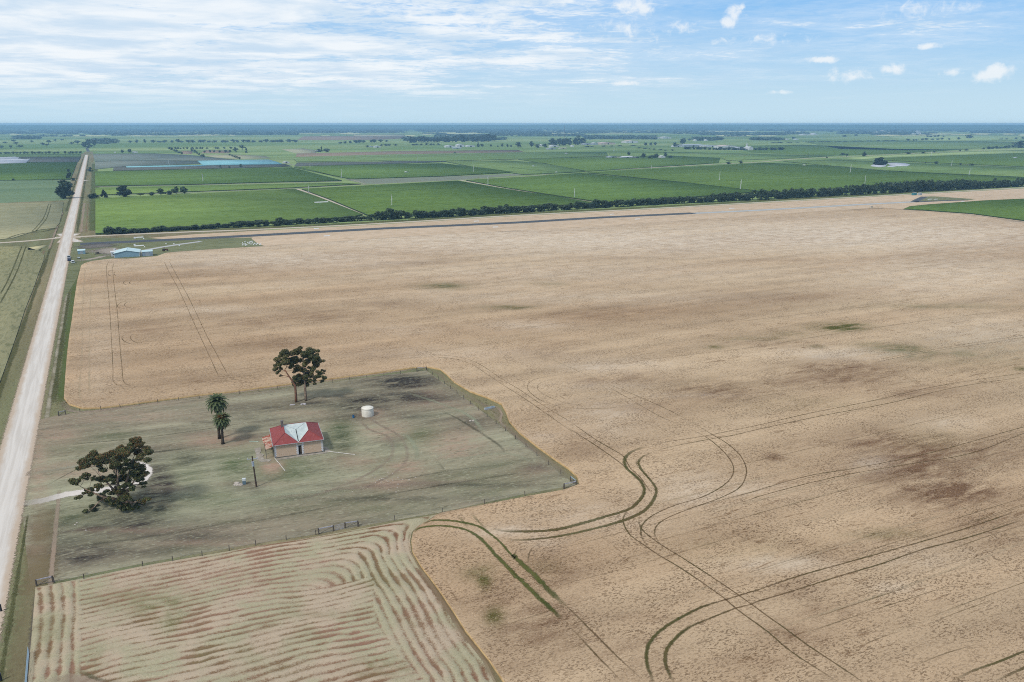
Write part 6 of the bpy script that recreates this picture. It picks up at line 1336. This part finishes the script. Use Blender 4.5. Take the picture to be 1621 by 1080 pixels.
def car(px, py, rz, paint, label, ute=False):
    root = empty('parked_car', G(px, py), rz, label, 'car'); L, w = 4.7, .92
    prof = [(-L/2,.35),(L/2-.1,.35),(L/2,.55),(L/2-.05,.85),(L/2-1.15,.98),(L/2-1.15,.98)]
    prof = [(-2.3,.38),(2.25,.38),(2.35,.6),(2.25,.88),(1.2,1.02),(-2.3,1.05)]
    k = MB(); k.prism(prof, -w, w); b_ = k.obj('body', paint, root)
    cab = [(1.15,1.02),(.55,1.62),(-1.9 if not ute else -.7,1.66),(-2.25 if not ute else -.85,1.05)]
    k = MB(); k.prism([(y*.97, z) for y, z in cab], -w*.86, w*.86); k.obj('window', GLS, root)
    k = MB(); k.box(-w*.84,w*.84,cab[2][0],cab[1][0],1.62,1.70); k.obj('roof', paint, root)
    for sx in (-1,1):
        for y in (-1.45,1.45):
            k = MB(); k.tube([(sx*(w-.2),y,.34),(sx*(w+.02),y,.34)], .34, 14); wh = k.obj('wheel', TYR, root); k = MB(); k.tube([(sx*(w+.02),y,.34),(sx*(w+.035),y,.34)], .2, 10); k.obj('rim', GRY, wh)
    for sx in (-.65,.65): k = MB(); k.box(sx-.18,sx+.18,2.33,2.37,.66,.80); k.obj('headlight', WHT, root)
    if ute: k = MB(); k.box(-w*.85,w*.85,-2.2,-.95,1.06,1.12); k.obj('tray_cover', DRK, root)
car(109.8, 412.8, A_R-PI/2, plain('blue_paint', C(52,66,110), None, 1, .3, .2, .5), 'dark blue car parked between two white ones at the road')
car(115.5, 416.6, A_R-PI/2+.15, plain('white_car_paint', C(226,234,236), None, 1, .3, 0, .5), 'white car nearest the wheat corner, parked beside the gravel road')
car(109.4, 409.0, A_R-PI/2, plain('silver_car_paint', C(206,212,220), None, 1, .3, .1, .5), 'silver-white utility parked behind the dark blue car', True)
def trailer(px, py, lab):
    root = empty('trailer', G(px, py), A_R, lab, 'trailer'); k = MB(); k.box(-1.2,1.2,-.7,.7,.5,.62); k.obj('bed', GRY, root)
    for s_ in (-1,1): k = MB(); k.box(-1.2,1.2,s_*.7-.03,s_*.7+.03,.62,.95); k.obj('side_board', WHT, root); k = MB(); k.tube([(0,s_*.78,.3),(0,s_*.95,.3)], .3, 12); k.obj('wheel', TYR, root)
    k = MB(); k.tube([(1.2,0,.55),(2.3,0,.45)], .05, 6); k.obj('drawbar', GRY, root)
trailer(125, 409.5, 'small grey trailer on the grass right of the parked cars')
def tractor():
    root = empty('tractor', G(261.5, 397.8), A_X, 'old dark red and black tractor on the grass right of the hangar', 'tractor'); P_ = plain('old_red_paint', C(120,70,54), C(80,60,50), 2, .7)
    k = MB(); k.box(-.3,1.8,-.35,.35,.8,1.5); k.obj('bonnet', P_, root); k = MB(); k.box(-1.3,-.3,-.5,.5,.7,1.3); k.obj('body', P_, root)
    k = MB(); [k.tube([(x,y,1.3),(x,y,2.4)], .05, 5) for x in (-1.2,-.2) for y in (-.5,.5)]; k.obj('cab_frame', DRK, root); k = MB(); k.box(-1.35,-.05,-.6,.6,2.4,2.5); k.obj('cab_roof', P_, root)
    for x, r_ in ((-.9,.8),(1.4,.45)):
        for s_ in (-1,1): k = MB(); k.tube([(x,s_*.65,r_),(x,s_*.95,r_)], r_, 16); wh = k.obj('wheel', TYR, root); k = MB(); k.tube([(x,s_*.95,r_),(x,s_*.98,r_)], r_*.5, 10); k.obj('rim', P_, wh)
    k = MB(); k.tube([(1.2,0,1.5),(1.2,0,2.2)], .05, 6); k.obj('exhaust', DRK, root)
tractor()
# runway markers, white cone markers
def gable(px, py, L, lab, group=None, h=.55, mat=WHT):
    k = MB(); k.prism([(-.6,0),(.6,0),(.06,h),(-.06,h)], -L/2, L/2); o_ = k.obj('runway_marker', mat, None, False, G(px, py), A_X); tag(o_, lab, 'marker', group); return o_
for px, py, L, lab in ((220.5,376.2,5.5,'long white runway marker on the grass above the runway start'),(220.5,389.6,6.0,'long white runway marker on the grass between runway and hangar'),(501,362.2,4,'low white marker on straw above the runway, left part'),(517.5,374,4.5,'low white marker on straw below the runway, left part'),(754,350.6,4.5,'low pale marker on straw above the runway, middle'),(784,360,4.5,'low pale marker on straw below the runway, middle'),(968.5,339.6,4.5,'low pale marker above the runway near where tarmac ends'),(1009,347.3,5,'low pale marker below the runway near where tarmac ends'),(1158,330.2,7,'pale marker above the light grey end of the runway'),(1472,315.8,7,'left white marker on the dark grass at the runway end'),(1481,315.8,6,'right white marker on the dark grass at the runway end'),(1524,319.8,5,'pale marker left of the pair near the lucerne field'),(1532,319.9,5,'pale marker right of the pair near the lucerne field')):
    gable(px, py, L, lab)
for px, py, lab in ((213.4,378.6,'white cube shaped marker above the runway start'),(213.4,389.8,'white cube shaped marker between the runway and the hangar')):
    k = MB(); k.box(-.6,.6,-.6,.6,0,1.1); k.add([(-.7,-.7,1.1),(.7,-.7,1.1),(.7,.7,1.1),(-.7,.7,1.1),(0,0,1.5)], [(0,1,4),(1,2,4),(2,3,4),(3,0,4)]); tag(k.obj('runway_marker', WHT, None, False, G(px, py), A_X), lab, 'marker')
k = MB(); k.box(-1.4,1.4,-.9,.9,0,1.5); k.box(-1.5,1.5,-1,1,1.5,1.6); tag(k.obj('pump_box', CRM, None, False, G(1379, 328.8), A_X), 'cream box on the straw below the end of the runway', 'box')
cm = MB(); cm.tube([(0,0,0),(0,0,.06),(0,0,.75)], [.62,.55,.12], 12); cone = cm.mesh('cone_marker', WHT)
CN = [(384,385.5),(384,388.5),(386.5,387),(388,383.5),(388.5,386.8),(391,388),(392.5,384.6),(394.5,386.4),(396.5,383.6),(397.5,386.9),(399.5,385.2),(401.5,387.6),(403.5,386),(406,387.5),(408,386.3),(411.5,388),(399,382.8),(389,388.8),(395,384.2),(412.5,387)]
for px, py in CN:
    o_ = bpy.data.objects.new('cone_marker', cone); link(o_); o_.location = G(px, py); tag(o_, 'white cone on the grass cluster at the left end of the straw strip', 'cone', 'cluster of white cones by the runway')
for px, py, lab in ((229,391.5,'white cone beside the taxiway nearest the hangar'),(263,386.5,'white cone above the taxiway, middle'),(284,389.5,'white cone below the taxiway end'),(275.5,386.7,'white cone on the taxiway edge'),(227.5,378.3,'white cone at the start of the straw above the runway')):
    o_ = bpy.data.objects.new('cone_marker', cone); link(o_); o_.location = G(px, py); tag(o_, lab, 'cone')
# long white row shelter, blue-green containers
b = G(511, 322.3); rt = empty('row_shelter', b, A_X-.02, 'long low white shelter lying across the pale vineyard track', 'shelter'); L = 26*S(511,322)
k = MB(); pr_ = [(1.6*math.cos(a), 1.9*math.sin(a)) for a in np.linspace(0, PI, 9)]; k.prism([(y, z+.1) for y, z in pr_], -L/2, L/2-3); k.obj('cover', WHT, rt); k = MB(); k.box(-L/2-4, -L/2-.2, -.8, .8, 0, 1.2); k.obj('trailer_box', GRY, rt)
TEAL = plain('teal_container', C(70,140,150), C(60,124,136), 1, .5)
for px, w, mt, lab in ((1447,8,TEAL,'teal container at the roadside by the end of the runway'),(1456,6,GRY,'grey-blue container joined right of the teal one')):
    P_ = G(px, 309.2); rt = empty('container', P_, A_X, lab, 'container'); W_ = w*S(px, 309); k = MB(); k.box(-W_/2,W_/2,-1.2,1.2,.1,2.7); k.obj('container_body', mt, rt)
    k = MB(); [k.box(x,x+.12,-1.26,-1.2,.2,2.6) for x in np.arange(-W_/2+.2, W_/2-.1, .8)]; k.obj('wall_ribs', mt, rt); k = MB(); k.box(-W_/2-.05,W_/2+.05,-1.25,1.25,2.7,2.78); k.obj('roof', WHT, rt)
# white netting lying over vines round the domed tree
for nm, pl, z_ in (('white_bird_netting', [(1378,262.5),(1384,259.5),(1396,258.5),(1404,260),(1402,263),(1392,264.5)], 1.8), ('white_bird_netting', [(1404,258),(1416,257.6),(1432,258.2),(1441,260.5),(1436,262.6),(1422,262.6),(1410,261.5)], 1.8), ('white_bird_netting', [(1409,262),(1420,263.2),(1414,264.4),(1404,264.2)], 1.2)):
    sheet(nm, pl, NET_WHITE, z_, skirt=(0, None))
for x0, y0, x1, y1, w in ((1092,243,1108,243,3),(1256,263.8,1266,263.8,2),(738,241.5,756,241.2,5),(1341,229.3,1400,231.2,7),(1147,245,1190,247,3),(1602,228,1621,227,4)): ribbon([[(x0,y0),((x0+x1)/2,(y0+y1)/2),(x1,y1)]], w, GRAVEL, 1.25 if y0 > 235 else .6, 'pale_headland')
# small power poles far off
for px, py, hh, lab in ((1279,251,9,'dark power pole on the country road, left one'),(1321,248,7,'dark power pole on the country road, right one')):
    P_ = G(px, py); h = HT(px, py, py-hh); rt = empty('power_pole', P_, 0, lab, 'power pole'); k = MB(); k.tube([(0,0,0),(0,0,h)], [.28,.2], 6); k.obj('pole', M_BARKD, rt); k = MB(); k.box(-1.4,1.4,-.1,.1,h-1.2,h-.9); k.obj('crossarm', M_BARKD, rt)

# ---- air
hz_m = bpy.data.materials.new('haze'); hz_m.use_nodes = True; t = NT(hz_m.node_tree)
pv = t.new('ShaderNodeVolumePrincipled', {'Color': (.62, .80, 1.0, 1), 'Density': 8e-5, 'Anisotropy': .15}) if False else t.new('ShaderNodeVolumePrincipled', {'Color': (.38, .70, 1.0, 1), 'Density': 1.15e-4, 'Anisotropy': .15})
t.new('ShaderNodeOutputMaterial', {1: pv.outputs[0]})
k = MB(); k.box(-15900, 15900, -15900, 15900, -1, 84); hz = k.obj('haze', hz_m); hz['kind'] = 'stuff'
